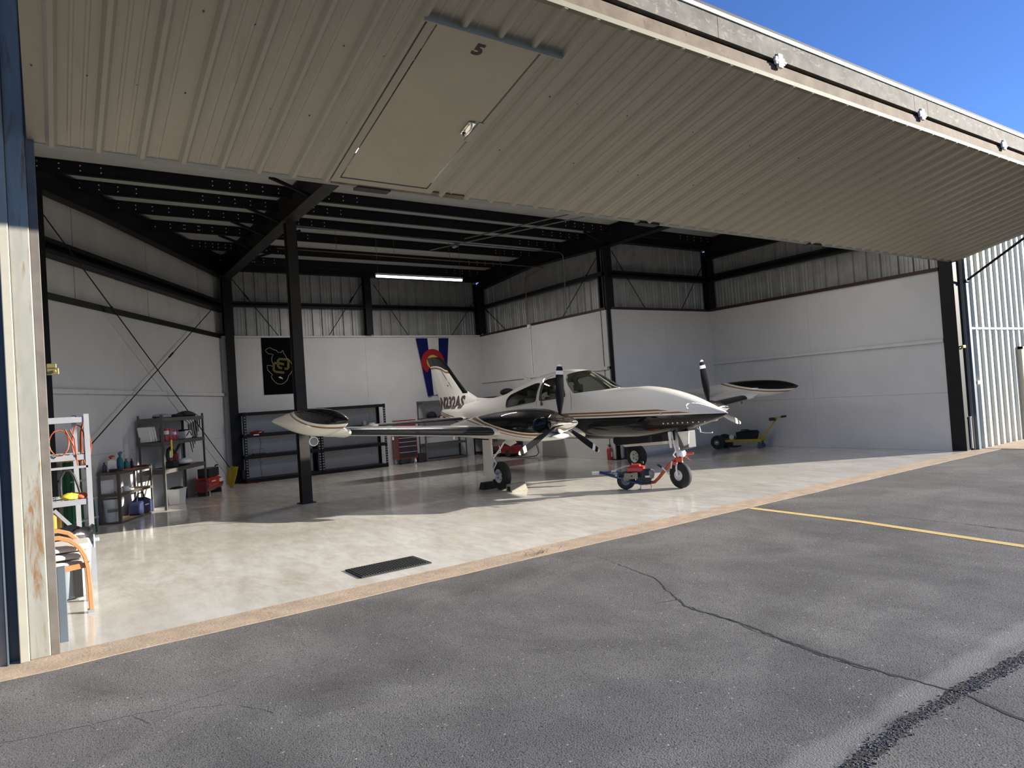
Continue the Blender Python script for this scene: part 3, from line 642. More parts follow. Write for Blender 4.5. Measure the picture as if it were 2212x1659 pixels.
# ================================================================ FRONT: jambs, outside walls
wf = struct('wall_front', 'outside front wall left of the door, tan ribbed steel', 'wall')
for i in range(4):
    q = MB(); sheet(q, (-.1+i*.96, -.02, 0), (1, 0, 0), (0, 0, 1), (0, -1, 0), .96 if i < 3 else 1.005, .0, 6.2); obj('ribbed_sheet', q, M['cream'], wf)
q = MB(); q.box((-.2, .05, 0), (3.88, .10, 6.2)); obj('wall_backing', q, M['galv_in'], wf)
jl = struct('door_jamb_left', 'rust-streaked galvanised steel jamb at the left end of the hangar door', 'jamb')
q = MB(); q.box((3.79, -.05, 0), (3.80, .1, 6.0)); q.box((3.80, .04, 0), (3.885, .08, 6.0)); obj('dark_groove', q, M['steelblue'], jl)
q = MB(); q.box((3.865, -.055, 0), (3.925, .06, 6.0)); obj('corner_trim', q, M['cream'], jl, bevel=.006)
q = MB(); q.box((3.925, -.03, 0), (4.055, .02, 6.0)); obj('jamb_face', q, M['galv_rust'], jl, bevel=.008)
q = MB(); q.box((4.055, -.015, 0), (4.115, .03, 6.0)); obj('jamb_flange', q, M['rust_flange'], jl, bevel=.004)
column(4.06, 5.95, 0, 5.4, .26, .24, wall('wall_left'), m='black_steel')
q = MB(); q.box((4.115, .29, .0), (4.175, .335, .60)); obj('guide_channel', q, M['steelblue'], jl, bevel=.004)
q = MB(); q.box((4.12, .06, 2.14), (4.20, .12, 2.19)); q.box((4.12, .05, 2.19), (4.185, .10, 2.225)); q.cyl((4.17, .05, 2.165), (4.17, .03, 2.165), .012); obj('latch_bracket', q, M['brass'], jl, bevel=.004)
jr = struct('door_jamb_right', 'dark steel jamb and column at the right end of the hangar door', 'jamb')
q = MB(); q.box((19.74, .02, 0), (19.76, .30, 5.4)); q.box((19.76, .28, 0), (20.02, .30, 5.4)); q.box((19.76, .02, 0), (20.02, .05, 5.4)); obj('column', q, M['black_steel'], jr)
q = MB(); q.box((20.02, -.03, 0), (20.06, .05, 5.4)); obj('jamb_edge', q, M['cream'], jr, bevel=.004)
q = MB(); q.box((20.06, -.08, 0), (20.17, .04, 5.4)); obj('jamb_face', q, M['steelblue'], jr, bevel=.004)
q = MB(); q.box((20.17, -.05, 0), (20.22, .04, 5.4)); obj('corner_trim', q, M['rust_flange'], jr)
q = MB(); q.box((19.80, -.04, 2.13), (19.92, -.0, 2.19)); q.cyl((19.78, .0, 2.15), (19.70, .0, 2.13), .012); obj('latch_bracket', q, M['brass'], jr, bevel=.004)
q = MB(); q.cyl((19.93, .0, .04), (19.93, .0, .68), .022); q.cyl((19.93, .0, .68), (19.93, .0, .70), .03); obj('white_pipe', q, M['wplast'], jr, smooth=50)
# guy cable to the door edge
q = MB(); q.cyl((20.10, -.1, 3.55), (20.10, YE+.2, 4.95), .025, n=8); q.cyl((20.02, -.08, 3.52), (20.14, -.08, 3.52), .03); obj('door_strut', q, M['black_steel'], jr, smooth=50)
wr = struct('wall_neighbour', 'sunlit pale ribbed steel wall of the next hangar beyond the right jamb', 'wall')
for i in range(7):
    for z0, z1 in ((-.05, 2.53), (2.56, 6.2)):
        x = 20.22+i*.9462
        q = MB(); sheet(q, (x, -.03, 0), (1, 0, 0), (0, 0, 1), (0, -1, 0), .9462, z0, z1, prof=rib_profile(.9462, .3154, .05, .005)); obj('ribbed_sheet', q, M['rib_out'], wr)
q = MB(); q.box((20.2, -.07, 2.515), (27, -.03, 2.56)); obj('cross_rail', q, M['lampoff'], wr, bevel=.004)
q = MB(); q.box((20.2, .0, -.1), (27, .12, 6.2)); obj('wall_backing', q, M['galv_in'], wr)
nd = MB(); nd.box((22.60, -.12, .0), (23.55, -.06, 2.06)); ndo = obj('walk_door', nd, M['tan_door'], wr, bevel=.006)
q = MB(); q.box((22.52, -.13, .0), (22.60, -.05, 2.12)); q.box((23.55, -.13, .0), (23.63, -.05, 2.12)); q.box((22.52, -.13, 2.06), (23.63, -.05, 2.12)); obj('walk_door_frame', q, M['cream'], wr)
q = MB(); q.box((20.19, -.10, 1.36), (20.30, -.05, 1.43)); obj('wall_bracket', q, M['lampoff'], wr)
q = MB(); q.box((20.3, -1.2, -.05), (27.2, .0, .006)); skind(obj('trim_2', q, M['apron']), 'tan concrete strip below the neighbouring wall', 'curb')

# ---- the row of hangars across the taxiway, behind the camera (seen in the polished paint)
wo = struct('wall_opposite', 'long tan row of hangars across the apron behind the viewer', 'wall')
q = MB(); q.box((-45, -40, -.1), (70, -31, 5.6)); obj('hangar_block', q, M['tan_sheet'], wo)
for i in range(7):
    q = MB(); q.box((-43+i*16, -31, 0), (-29+i*16, -30.9, 4.6)); obj('hangar_door_leaf', q, M['cream'], wo)

# ================================================================ AIRCRAFT (local: +x nose, +y port, z up)
AC = thing('airplane', 'white, black and gold twin-propeller airplane lettered N232AS parked nose out', 'airplane', (12.94, 4.498, 0), -PI/2)
# x, ztop, zbot, halfwidth, zmid
FST=[(3.90,1.265,1.245,.01,1.255),(3.82,1.305,1.205,.065,1.255),(3.6,1.40,1.13,.17,1.265),(3.2,1.56,1.02,.31,1.265),(2.7,1.70,.93,.43,1.26),(2.2,1.775,.87,.52,1.26),(1.8,1.775,.85,.575,1.26),(1.5,1.785,.84,.60,1.27),(1.28,1.85,.83,.615,1.27),(1.05,1.98,.825,.625,1.28),(.72,2.14,.82,.63,1.29),(.2,2.225,.82,.635,1.30),(-.4,2.21,.82,.63,1.30),(-1.0,2.12,.84,.60,1.31),(-1.5,2.00,.88,.55,1.32),(-2.0,1.86,.93,.49,1.34),(-2.6,1.78,1.0,.42,1.36),(-3.2,1.73,1.06,.355,1.38),(-4.0,1.69,1.14,.265,1.40),(-4.8,1.62,1.22,.17,1.41),(-5.42,1.53,1.31,.07,1.42)]
def fus(x):
    S=FST
    if x>=S[0][0]: return S[0][1:]
    if x<=S[-1][0]: return S[-1][1:]
    for i in range(len(S)-1):
        if S[i][0]>=x>=S[i+1][0]: break
    a,b=S[i],S[i+1]; t=(x-a[0])/(b[0]-a[0])
    p0=S[max(i-1,0)];p3=S[min(i+2,len(S)-1)]
    out=[]
    for k in range(1,5):
        d1=(b[k]-p0[k])/(b[0]-p0[0])*(b[0]-a[0]);d2=(p3[k]-a[k])/(p3[0]-a[0])*(b[0]-a[0])
        s=b[k]-a[k]
        if s==0:d1=d2=0
        else:
            d1=max(0,min(d1/s,3))*s;d2=max(0,min(d2/s,3))*s
        h=t*t*(3-2*t)
        out.append(a[k]+(b[k]-a[k])*h+(t**3-2*t*t+t)*d1+(t**3-t*t)*d2)
    return out
NT,NB=2.25,2.5
def fusy(x,z):
    zt,zb,hw,zm=fus(x)
    if z>=zm: q=(z-zm)/max(zt-zm,1e-4);n=NT
    else: q=(zm-z)/max(zm-zb,1e-4);n=NB
    if q>=1: return 0
    return hw*(1-q**n)**(1/n)

def fring(x, n=56, off=0, k=1.0):
    zt, zb, hw, zm = fus(x); zt -= off; zb += off; hw = max(hw-off, .002); r = []
    for i in range(n):
        a = 2*PI*(i+.5)/n; cs, sn = math.cos(a), math.sin(a); e = NT if sn > 0 else NB
        r.append((x, hw*math.copysign(abs(cs)**(2/e), cs), zm+(zt-zm)*abs(sn)**(2/e) if sn > 0 else zm-(zm-zb)*abs(sn)**(2/e)))
    return r
def lin(a, b, n): return [a+(b-a)*i/(n-1) for i in range(n)]
def dgmesh(o):
    dg = bpy.context.evaluated_depsgraph_get(); dg.update(); return bpy.data.meshes.new_from_object(o.evaluated_get(dg))
def boolean(o, cutter, op):
    m = o.modifiers.new('b', 'BOOLEAN'); m.operation = op; m.solver = 'EXACT'; m.object = cutter; m.use_self = False
    me = dgmesh(o); o.modifiers.clear(); old = o.data; o.data = me; bpy.data.meshes.remove(old)
XS = sorted(set(round(v, 3) for v in lin(3.90, 3.6, 5)+lin(3.6, 2.2, 10)+lin(2.2, .6, 18)+lin(.6, -1.6, 16)+lin(-1.6, -5.42, 20)), reverse=True)
def shell(off, cav_off, xs, xo=None):
    q = MB(); q.loft([fring(x, off=off) for x in (xo or XS)], flip=True); q.loft([fring(x, off=cav_off) for x in xs]); return q
LINE = [(-5.4, 1.40), (-4.6, 1.27), (-3.8, 1.20), (-2.8, 1.22), (-1.8, 1.26), (-.8, 1.262), (.85, 1.255), (1.6, 1.255), (2.6, 1.262), (3.4, 1.262), (3.9, 1.257)]
W_, B_, G_ = WHITE, BLK, GOLD
FP = paint('fuselage_paint', (-5.5, 3.95), LINE, [(-9, B_), (0, W_), (.026, G_), (.052, W_), (.074, G_), (.102, W_)], over=(1.0, 8.0, 3.62+8*1.262, WHITE, 1.266))
CAV = lin(1.42, -1.75, 30)
fo = obj('fuselage', shell(0, .035, CAV), [FP, M['cabin']], AC, smooth=40, fix=False)
def sideprism(poly, y0=-.9, y1=.9):
    q = MB(); q.prism([(x, y0, z) for x, z in poly], (0, y1-y0, 0)); return q
def rounded(poly, r=.05, n=4):
    out = []; N = len(poly)
    for i in range(N):
        p = Vector((*poly[i], 0)); a = Vector((*poly[i-1], 0)); c = Vector((*poly[(i+1) % N], 0)); u = (a-p); v = (c-p); rr = min(r, u.length*.45, v.length*.45)
        A = p+u.normalized()*rr; B = p+v.normalized()*rr
        for k in range(n+1):
            t = k/n; s = A*(1-t)**2+p*(2*t*(1-t))+B*t*t; out.append((s.x, s.y))
    return out
REAR = rounded([(-1.57, 1.53), (-1.60, 1.70), (-1.50, 1.79), (-.53, 1.985), (-.35, 1.99), (-.36, 1.625)], .05)
DOORW = rounded([(-.22, 1.63), (-.26, 2.0), (-.16, 2.05), (.20, 2.075), (.32, 2.03), (.53, 1.80), (.60, 1.68)], .05)
WSP = rounded([(.79, 1.73), (1.38, 1.762), (1.56, 1.79), (2.1, 1.95), (2.1, 2.6), (.64, 2.6), (.62, 2.18), (.36, 2.115), (.42, 2.03)], .04)
cut = MB(); cutters = []
for P_ in (REAR, DOORW, WSP):
    q = sideprism(P_); cut.add(q.v, q.f)
co = obj('cut', cut, M['cabin'])
co.parent = AC; boolean(fo, co, 'DIFFERENCE')
fo.data.polygons.foreach_set('use_smooth', [True]*len(fo.data.polygons)); fo.data.set_sharp_from_angle(angle=math.radians(35))
for p_ in fo.data.polygons:     # cabin lining gets the trim material
    c = p_.center
    if -1.8 < c.x < 1.45:
        zt, zb, hw, zm = fus(c.x); e = NT if c.z > zm else NB
        v = (abs(c.y)/hw)**e+(abs(c.z-zm)/((zt-zm) if c.z > zm else (zm-zb)))**e
        if v < .90: p_.material_index = 1
def glasspart(name, poly, ys=None, tint=None):
    g_ = obj(name, shell(.012, .019, lin(2.3, -2.2, 56), [x for x in XS if -2.5 < x < 2.45]), M['glass'], AC, smooth=40, fix=False)
    y0, y1 = ys or (-.9, .9); c_ = obj('cut', sideprism(poly, y0, y1), M['glass']); c_.parent = AC
    boolean(g_, c_, 'INTERSECT'); bpy.data.objects.remove(c_)
    g_.data.polygons.foreach_set('use_smooth', [True]*len(g_.data.polygons)); g_.data.set_sharp_from_angle(angle=math.radians(35)); return g_
glasspart('windshield', WSP)
for s in (-1, 1):
    ys = (-.9, -.05) if s < 0 else (.05, .9)
    glasspart('cabin_window', REAR, ys); glasspart('cabin_window', DOORW, ys)
bpy.data.objects.remove(co)
def seal(poly, s, r=.010, off=.002):   # black rubber seal following the skin
    pts = []
    N = len(poly)
    for i in range(N):
        (x0, z0), (x1, z1) = poly[i], poly[(i+1) % N]; k = max(1, int(math.hypot(x1-x0, z1-z0)/.05))
        for j in range(k):
            x = x0+(x1-x0)*j/k; z = z0+(z1-z0)*j/k; pts.append((x, s*(fusy(x, z)+off), z))
    q = MB(); q.tube(pts, r, 6, close=True); return q
for s in (-1, 1):
    for P_ in (REAR, DOORW): obj('window_seal', seal(P_, s), M['rubber'], AC, smooth=60)
# windshield centre post
pts = []
for i in range(12):
    x = 1.50-(1.50-.76)*i/11; pts.append((x, 0, fus(x)[0]-.004))
q = MB(); q.tube(pts, .014, 6); obj('windshield_post', q, M['white_p'], AC, smooth=60)
# door outline and handle, antennas
def conform(pts, s, off=.002): return [(x, s*(fusy(x, z)+off), z) for x, z in pts]
q = MB(); q.tube(conform([(-.30, 1.35), (-.32, 1.6), (-.34, 1.9), (-.26, 2.07), (-.05, 2.12)], -1), .004, 4); obj('cabin_door_outline', q, M['rust_flange'], AC)
q = MB(); q.tube(conform([(.80, 1.42), (.79, 1.6), (.74, 1.72), (.55, 1.95), (.42, 2.06)], -1), .004, 4); obj('cabin_door_outline', q, M['rust_flange'], AC)
q = MB(); x, z = -.13, 1.565; y = -(fusy(x, z)); q.cyl((x, y, z), (x, y-.012, z), .04, n=14); q.bar((x, y-.015, z), (x+.0, y-.02, z+.12), .02, .012); obj('door_handle', q, M['rust_flange'], AC, smooth=50)
q = MB(); q.prism([(-1.45, -.008, 2.0), (-1.20, -.008, 2.06), (-1.62, -.008, 2.27), (-1.66, -.008, 2.26)], (0, .016, 0)); obj('antenna', q, M['white_p'], AC)
q = MB(); q.prism([(.05, -.31, 2.11), (.13, -.31, 2.10), (.16, -.31, 2.20), (.14, -.31, 2.205)], (0, .01, 0)); obj('antenna', q, M['white_p'], AC)
q = MB(); q.tube([(3.35, -.05, 1.07), (3.38, -.05, .96), (3.50, -.05, .95), (3.62, -.05, .955)], .010, 6); obj('pitot_tube', q, M['alu'], AC, smooth=60)
# row of small white dots along the nose
for i in range(9):
    x = 2.88+i*.083; z = 1.128+.001*i; y = fusy(x, z); q = MB(); q.cyl((x, -y+.004, z), (x, -y-.005, z-.002), .012, n=10); obj('nose_dot', q, M['propw'], AC)
q = MB(); q.cyl((2.86, -fusy(2.86, 1.30)+.004, 1.30), (2.86, -fusy(2.86, 1.30)-.008, 1.30), .022, n=12); obj('access_latch', q, M['alu'], AC, smooth=50)
q = MB(); q.tube(conform([(.86, .95), (.88, 1.2), (.88, 1.5), (.86, 1.72)], -1, -.0015), .003, 4); obj('skin_seam', q, M['gplast'], AC)
q = MB(); q.tube(conform([(3.30, 1.0), (3.30, 1.2), (3.30, 1.45), (3.30, 1.5)], -1, -.0015), .003, 4); obj('skin_seam', q, M['gplast'], AC)
# cabin interior
q = MB(); q.box((-1.6, -.5, 1.02), (1.4, .5, 1.06)); obj('cabin_floor', q, M['cabin'], AC)
q = MB(); q.prism([(.93, -.38, 1.2), (1.25, -.38, 1.2), (1.25, -.38, 1.60), (.95, -.38, 1.66)], (0, .76, 0)); obj('instrument_panel', q, M['bplast'], AC)
for x in (.25, -.65, -1.3):
    for y in (-.27, .27):
        h = 1.86 if x > 0 else (1.80 if x > -1 else 1.62); q = MB(); q.box((x-.22, y-.19, 1.08), (x+.24, y+.19, 1.28)); q.prism([(x-.32, y-.19, h-.10), (x-.22, y-.19, 1.25), (x-.10, y-.19, 1.25), (x-.20, y-.19, h-.10)], (0, .38, 0)); q.box((x-.31, y-.11, h-.08), (x-.22, y+.11, h+.06)); obj('cabin_seat', q, M['seat'], AC, bevel=.03)
q = MB(); q.tube([(.86, -.27+.17*math.cos(a), 1.52+.12*math.sin(a)) for a in lin(-.3, PI+.3, 12)], .013, 6); obj('control_yoke', q, M['bplast'], AC, smooth=60)

# ---- fin and rudder
def foilring(le, te, c, n=20, t=.1, axis='z', x0=0.0, x1=1.0):
    """thin symmetric section between chord fractions x0..x1, at span station c"""
    ch = le-te; pr = []
    for i in range(n+1):
        u = x0+(x1-x0)*(1-math.cos(PI*i/n))/2
        y = 5*t*(.2969*math.sqrt(max(u, 0))-.126*u-.3516*u*u+.2843*u**3-.1036*u**4)*ch; pr.append((le-u*ch, y))
    ring = pr+[(x, -y) for x, y in pr[-2:0:-1]]
    return ring
FIN = [(1.40, -3.2, -5.42), (1.60, -3.3, -5.50), (1.72, -3.42, -5.55), (1.80, -3.62, -5.58), (1.86, -3.82, -5.60), (1.92, -3.98, -5.63), (2.0, -4.15, -5.67), (2.3, -4.52, -5.80), (2.62, -4.90, -5.94), (2.76, -5.07, -6.02), (2.88, -5.26, -6.10), (2.95, -5.42, -6.15), (2.985, -5.62, -6.17), (3.0, -5.85, -6.14)]
def fint(z): return (.085+.075*max(0, min(1, (2.0-z)/.5))**1.3) if z < 2.9 else .085*max(.12, (3.0-z)/.1)
FINLINE = [(-6.4, 2.72), (-6.05, 2.74), (-5.75, 2.745), (-5.5, 2.72), (-5.2, 2.64), (-5.0, 2.58), (-4.6, 2.56), (-3.5, 2.5)]
FNP = paint('fin_paint', (-6.4, -3.4), FINLINE, [(-9, W_), (-.085, G_), (-.035, W_), (-.018, W_), (0, B_)], over=(1.0, 1.19, -4.12-.115+1.19*1.95, BLK, 1.93))
def finpart(x0, x1):
    q = MB(); rings = []
    for z, le, te in FIN:
        t = fint(z)
        rings.append([(x, y, z) for x, y in foilring(le, te, z, 16, t, x0=x0, x1=x1)])
    q.loft(rings); return q
obj('vertical_fin', finpart(0, .62), FNP, AC, smooth=50); obj('rudder', finpart(.635, 1), FNP, AC, smooth=50)
q = MB()   # dorsal fillet from cabin roof to fin
q.loft([[(x, w*math.cos(a), zb+(zt-zb)*max(0, math.sin(a))) for a in lin(0, PI, 13)] for x, w, zb, zt in ((-2.6, .03, 1.70, 1.765), (-3.1, .09, 1.6, 1.765), (-3.6, .10, 1.55, 1.80), (-3.85, .08, 1.5, 1.90), (-4.05, .055, 1.45, 1.98))]); obj('dorsal_fillet', q, M['white_p'], AC, smooth=50)
q = MB(); q.cyl((-5.55, 0, 1.25), (-5.62, 0, 1.25), .03); q.tube([(-5.3, 0, 1.36), (-5.5, 0, 1.33), (-5.62, 0, 1.34)], [.09, .06, .01], 10); obj('tail_cone', q, M['white_p'], AC, smooth=50)
q = MB(); q.cyl((-4.95, -.062, 2.17), (-4.95, -.075, 2.17), .018); obj('beacon', q, M['bplast'], AC)
q = MB(); q.tube([(-5.28, -.085, 2.64), (-5.15, -.088, 2.52), (-4.98, -.09, 2.36), (-4.90, -.092, 2.30)], [.001, .010, .008, .001], 5); q.tube([(-4.86, -.094, 2.26), (-4.75, -.096, 2.16), (-4.66, -.097, 2.08)], [.008, .006, .001], 5); obj('fin_flash', q, M['bplast'], AC)
# registration, wrapped on to the skin of both sides
def finhalf(x, z):
    for (z0, l0, t0), (z1, l1, t1) in zip(FIN, FIN[1:]):
        if z0 <= z <= z1:
            k = (z-z0)/(z1-z0); le = l0+(l1-l0)*k; te = t0+(t1-t0)*k; ch = le-te; u = (le-x)/ch
            if 0 <= u <= 1: return 5*fint(z)*(.2969*math.sqrt(u)-.126*u-.3516*u*u+.2843*u**3-.1036*u**4)*ch
    return 0
def registration(side):
    for nm, m_, off, oo in (('registration_outline', 'regdark', .010, .026), ('registration_letters', 'regbrown', .014, .012)):
        me = text_mesh('N232AS', .40, 0, oo*.6, 2); xs_ = [v.co.x for v in me.vertices]; wd = max(xs_)-min(xs_); bm = bmesh.new(); bm.from_mesh(me)
        bmesh.ops.triangulate(bm, faces=bm.faces)
        for _ in range(4):
            bmesh.ops.subdivide_edges(bm, edges=[e for e in bm.edges if e.calc_length() > .03], cuts=1); bmesh.ops.triangulate(bm, faces=[f for f in bm.faces if len(f.verts) > 3])
        for v in bm.verts:
            u, h = v.co.x/wd*1.47, v.co.y*1.06
            x = (-4.765+u) if side < 0 else (-4.765-u)
            z = 1.70+h+.0*u
            v.co = (x, side*(max(fusy(x, z), finhalf(x, z), .4*(fusy(x, z-.06)+finhalf(x, z)))+off), z)
        bm.to_mesh(me); bm.free(); me.materials.clear(); me.materials.append(M[m_]); o = bpy.data.objects.new(nm, me); COL.objects.link(o); o.parent = AC
registration(-1); registration(1)

# ---- wings
def wst(y):   # leading edge x, trailing edge x, mid z, thickness ratio
    k = (y-.5)/(5.1-.5); return 1.02+(.60-1.02)*k, -.88+(-.62+.88)*k, .98+.083*(y-.5), .135+(.115-.135)*k
def wring(y, s, x0=0, x1=1, grow=0, n=22, lo_k=1):
    le, te, z, t = wst(y); ch = le-te; up, lo = [], []
    for i in range(n+1):
        u = x0+(x1-x0)*(1-math.cos(PI*i/n))/2; ff = lambda u: (5*t*(.2969*math.sqrt(u)-.126*u-.3516*u*u+.2843*u**3-.1036*u**4)*ch, .02*ch*math.sin(PI*u))
        yt, cm = ff(u); up.append((le-u*ch+grow*(1-u*6 if u < .16 else 0), s*y, z+cm+yt*1.05+grow)); u = u*lo_k; yt, cm = ff(u); lo.append((le-u*ch+grow*(1-u*6 if u < .16 else 0), s*y, z+cm-yt*.95-grow))
    return up+lo[-2:0:-1]
for s in (-1, 1):
    wg = MB(); wg.loft([wring(y, s) for y in (.35, 1.2, 2.3, 3.2, 4.2, 5.12)]); wing = obj('wing', wg, M['white_p'], AC, smooth=40)
    bt = MB(); ys_ = [2.42, 2.44, 2.5]+lin(2.8, 4.7, 6)+[4.9, 4.95]
    bt.loft([wring(y, s, 0, (.035 if y < 2.43 else .075 if y < 2.46 else .115) if y < 4.92 else .09, .004, 10, .35) for y in ys_]); obj('deice_boot', bt, M['boot'], wing, smooth=50)
    for y0, y1, nm in ((2.35, 3.6, 'flap'), (3.65, 4.95, 'aileron')):
        fl = MB(); rings = []
        for y in (y0, y1):
            le, te, z, t = wst(y); ch = le-te; x0 = te+.24*ch; dz = -.045 if nm == 'flap' else -.02
            rings.append([(x0, s*y, z+.035), (x0, s*y, z-.045), (te-.03, s*y, z+dz-.01), (te-.03, s*y, z+dz+.005)])
        fl.loft(rings); obj(nm, fl, M['white_p'], wing)
    for k in range(2): q = MB(); q.cyl((.45-k*.1, s*(4.15-k*1.2), wst(4.15-k*1.2)[2]-.07), (.45-k*.1, s*(4.15-k*1.2), wst(4.15-k*1.2)[2]-.12), .014); obj('fuel_drain', q, M['propw'], wing)
    # tip tank, canted outward
    TK = [(1.69, .008, .008, 1.565, 5.37), (1.62, .042, .042, 1.56, 5.37), (1.45, .10, .095, 1.56, 5.38), (1.15, .16, .15, 1.56, 5.39), (.75, .205, .185, 1.55, 5.40), (.3, .215, .19, 1.55, 5.41), (-.2, .20, .175, 1.555, 5.42), (-.7, .16, .13, 1.56, 5.44), (-1.15, .105, .08, 1.57, 5.46), (-1.55, .055, .035, 1.58, 5.48), (-1.75, .012, .008, 1.585, 5.49)]
    q = MB(); ct = math.radians(32)
    def tring(x, h, w_, z, y, n=28):
        r = []
        for i in range(n):
            a = 2*PI*i/n; u = w_*math.cos(a); v = h*1.06*math.sin(a); r.append((x, s*(y+u*math.cos(ct)+v*math.sin(ct)), z-u*math.sin(ct)+v*math.cos(ct)))
        return r
    def tinterp(n=34):
        out = []
        for i in range(n):
            t = i/(n-1)*(len(TK)-1); k = min(int(t), len(TK)-2); f = t-k; p0, p1, p2, p3 = TK[max(k-1, 0)], TK[k], TK[k+1], TK[min(k+2, len(TK)-1)]
            out.append(tuple(.5*((2*b1)+(-a1+c1)*f+(2*a1-5*b1+4*c1-d1)*f*f+(-a1+3*b1-3*c1+d1)*f**3) for a1, b1, c1, d1 in zip(p0, p1, p2, p3)))
        return out
    q.loft([tring(x, max(h, .006), max(w_, .006), z, y) for x, h, w_, z, y in tinterp()])
    TP = paint('tank_paint', (-1.8, 1.8), [(-1.8, 1.90), (-.9, 1.86), (-.45, 1.775), (0, 1.68), (.4, 1.605), (.8, 1.55), (1.2, 1.52), (1.5, 1.515), (1.8, 1.53)], [(-9, W_), (-.068, G_), (-.040, W_), (0, B_)])
    tk = obj('tip_tank', q, TP, AC, smooth=60)
    fa = MB()   # fairing between wing tip and tank
    fa.loft([[(xc+L_*math.cos(a), s*y, z+h*math.sin(a)) for a in lin(0, 2*PI*15/16, 16)] for y, xc, L_, h, z in ((4.93, .10, .55, .085, wst(4.93)[2]), (5.05, .10, .66, .10, 1.385), (5.18, .12, .62, .12, 1.42), (5.30, .12, .5, .10, 1.47))]); obj('tip_fairing', fa, M['white_p'], AC, smooth=60)
    q = MB(); q.tube([(.75, s*4.99, 1.36), (.66, s*4.99, 1.36), (.45, s*4.99, 1.36)], [.02, .055, .06], 10); obj('tip_light_fairing', q, M['white_p'], AC, smooth=60)
    q = MB(); yy_ = 5.385
    q.tube([(-.75, s*(yy_+.13), 1.60), (-.4, s*(yy_+.172), 1.635), (0, s*(yy_+.19), 1.60), (.45, s*(yy_+.188), 1.575)], [.001, .010, .009, .001], 5); obj('tank_flash', q, M['gold_p'], tk)
    # nacelle
    NY = 1.872*s
    NS = [(1.86, 1.345, 1.10, .17), (1.80, 1.40, 1.02, .30), (1.68, 1.455, .975, .385), (1.4, 1.505, .965, .435), (.9, 1.515, .96, .455), (.3, 1.485, .975, .45), (-.3, 1.425, .985, .42), (-.9, 1.35, 1.0, .35), (-1.5, 1.26, 1.02, .24), (-2.05, 1.15, 1.05, .10), (-2.2, 1.11, 1.08, .02)]
    q = MB(); rings = []
    for i in range(40):
        t = i/39*(len(NS)-1); k = min(int(t), len(NS)-2); f = t-k; p0, p1, p2, p3 = NS[max(k-1, 0)], NS[k], NS[k+1], NS[min(k+2, len(NS)-1)]
        x, zt, zb, hw = tuple(.5*((2*b1)+(-a1+c1)*f+(2*a1-5*b1+4*c1-d1)*f*f+(-a1+3*b1-3*c1+d1)*f**3) for a1, b1, c1, d1 in zip(p0, p1, p2, p3))
        zm = zt*.5+zb*.5; rings.append([(x, NY+hw*math.copysign(abs(math.cos(a))**(2/2.7), math.cos(a)), zm+(zt-zb)/2*math.copysign(abs(math.sin(a))**(2/2.3), math.sin(a))) for a in lin(0, 2*PI*35/36, 36)])
    q.loft(rings)
    NP = paint('nacelle_paint', (-2.3, 2.1), [(-2.3, 1.60), (-1.2, 1.50), (-.5, 1.455), (0, 1.40), (.4, 1.32), (.8, 1.24), (1.2, 1.17), (1.6, 1.125), (2.1, 1.11)], [(-9, W_), (-.105, G_), (-.088, W_), (-.058, G_), (-.022, W_), (0, B_)])
    na = obj('engine_nacelle', q, NP, AC, smooth=50)
    q = MB(); q.loft([[(x, NY+w_*math.cos(a), zc+h*math.sin(a)) for a in lin(0, 2*PI*15/16, 16)] for x, w_, h, zc in ((2.08, .13, .012, 1.035), (2.05, .19, .035, 1.035), (1.95, .24, .06, 1.04), (1.7, .29, .085, 1.04), (1.3, .31, .09, 1.03), (.9, .25, .05, 1.0))]); obj('lower_cowl', q, M['white_p'], na, smooth=60)
    for e in (-1, 1):
        q = MB(); q.lathe([(.115, 0), (.130, .012), (.128, .03), (.108, .038), (.10, .0), (.02, -.05), (.0, -.05)], (1.79, NY+e*.265, 1.235), (1, e*.25, 0), 20); obj('air_intake', q, M['chrome' if False else 'boot'], na, smooth=60)
    q = MB(); q.tube([(.6, NY+s*.2, 1.0), (.45, NY+s*.22, .92), (.30, NY+s*.22, .90)], .045, 10); obj('exhaust_pipe', q, M['rust_flange'], na, smooth=60)
    # propeller
    pr_ = bpy.data.objects.new('propeller', None); COL.objects.link(pr_); pr_.parent = AC; pr_.location = (2.02, NY, 1.258); pr_.rotation_euler = (-(.069 if s < 0 else -.156), 0, 0)
    q = MB(); q.lathe([(.0, .455), (.012, .447), (.05, .39), (.095, .28), (.135, .15), (.165, .02), (.175, -.10), (.17, -.13), (.0, -.13)], (0, 0, 0), (1, 0, 0), 40); obj('spinner', q, M['chrome'], pr_, smooth=50)
    for k in range(3):
        a0 = k*2*PI/3; q = MB(); rings = []
        ST = [(.12, .05, .05, 60), (.17, .06, .045, 55), (.24, .085, .035, 44), (.36, .125, .026, 36), (.52, .145, .020, 29), (.68, .142, .016, 24), (.80, .130, .013, 21), (.865, .118, .012, 20), (.90, .108, .011, 19), (.935, .088, .010, 18), (.96, .055, .008, 18), (.972, .02, .005, 18)]
        for r_, cw, th, tw in ST:
            tt = math.radians(tw); ring = []
            for j in range(12):
                b_ = 2*PI*j/12; u = cw/2*math.cos(b_); v = th/2*math.sin(b_)*(1-.5*math.cos(b_)**2)
                yl = u*math.cos(tt)-v*math.sin(tt); xl = u*math.sin(tt)+v*math.cos(tt); ring.append((xl, yl, r_))
            rings.append(ring)
        rm = Matrix.Rotation(a0, 4, 'X')
        q.loft([[tuple(rm @ Vector(p)) for p in ring] for ring in rings]); n_ = 12
        q.m = []
        for i in range(len(ST)-1): q.m += [(1 if i in (6, 9, 10) or i == 8 and False else 0)]*n_
        q.m += [0, 1]
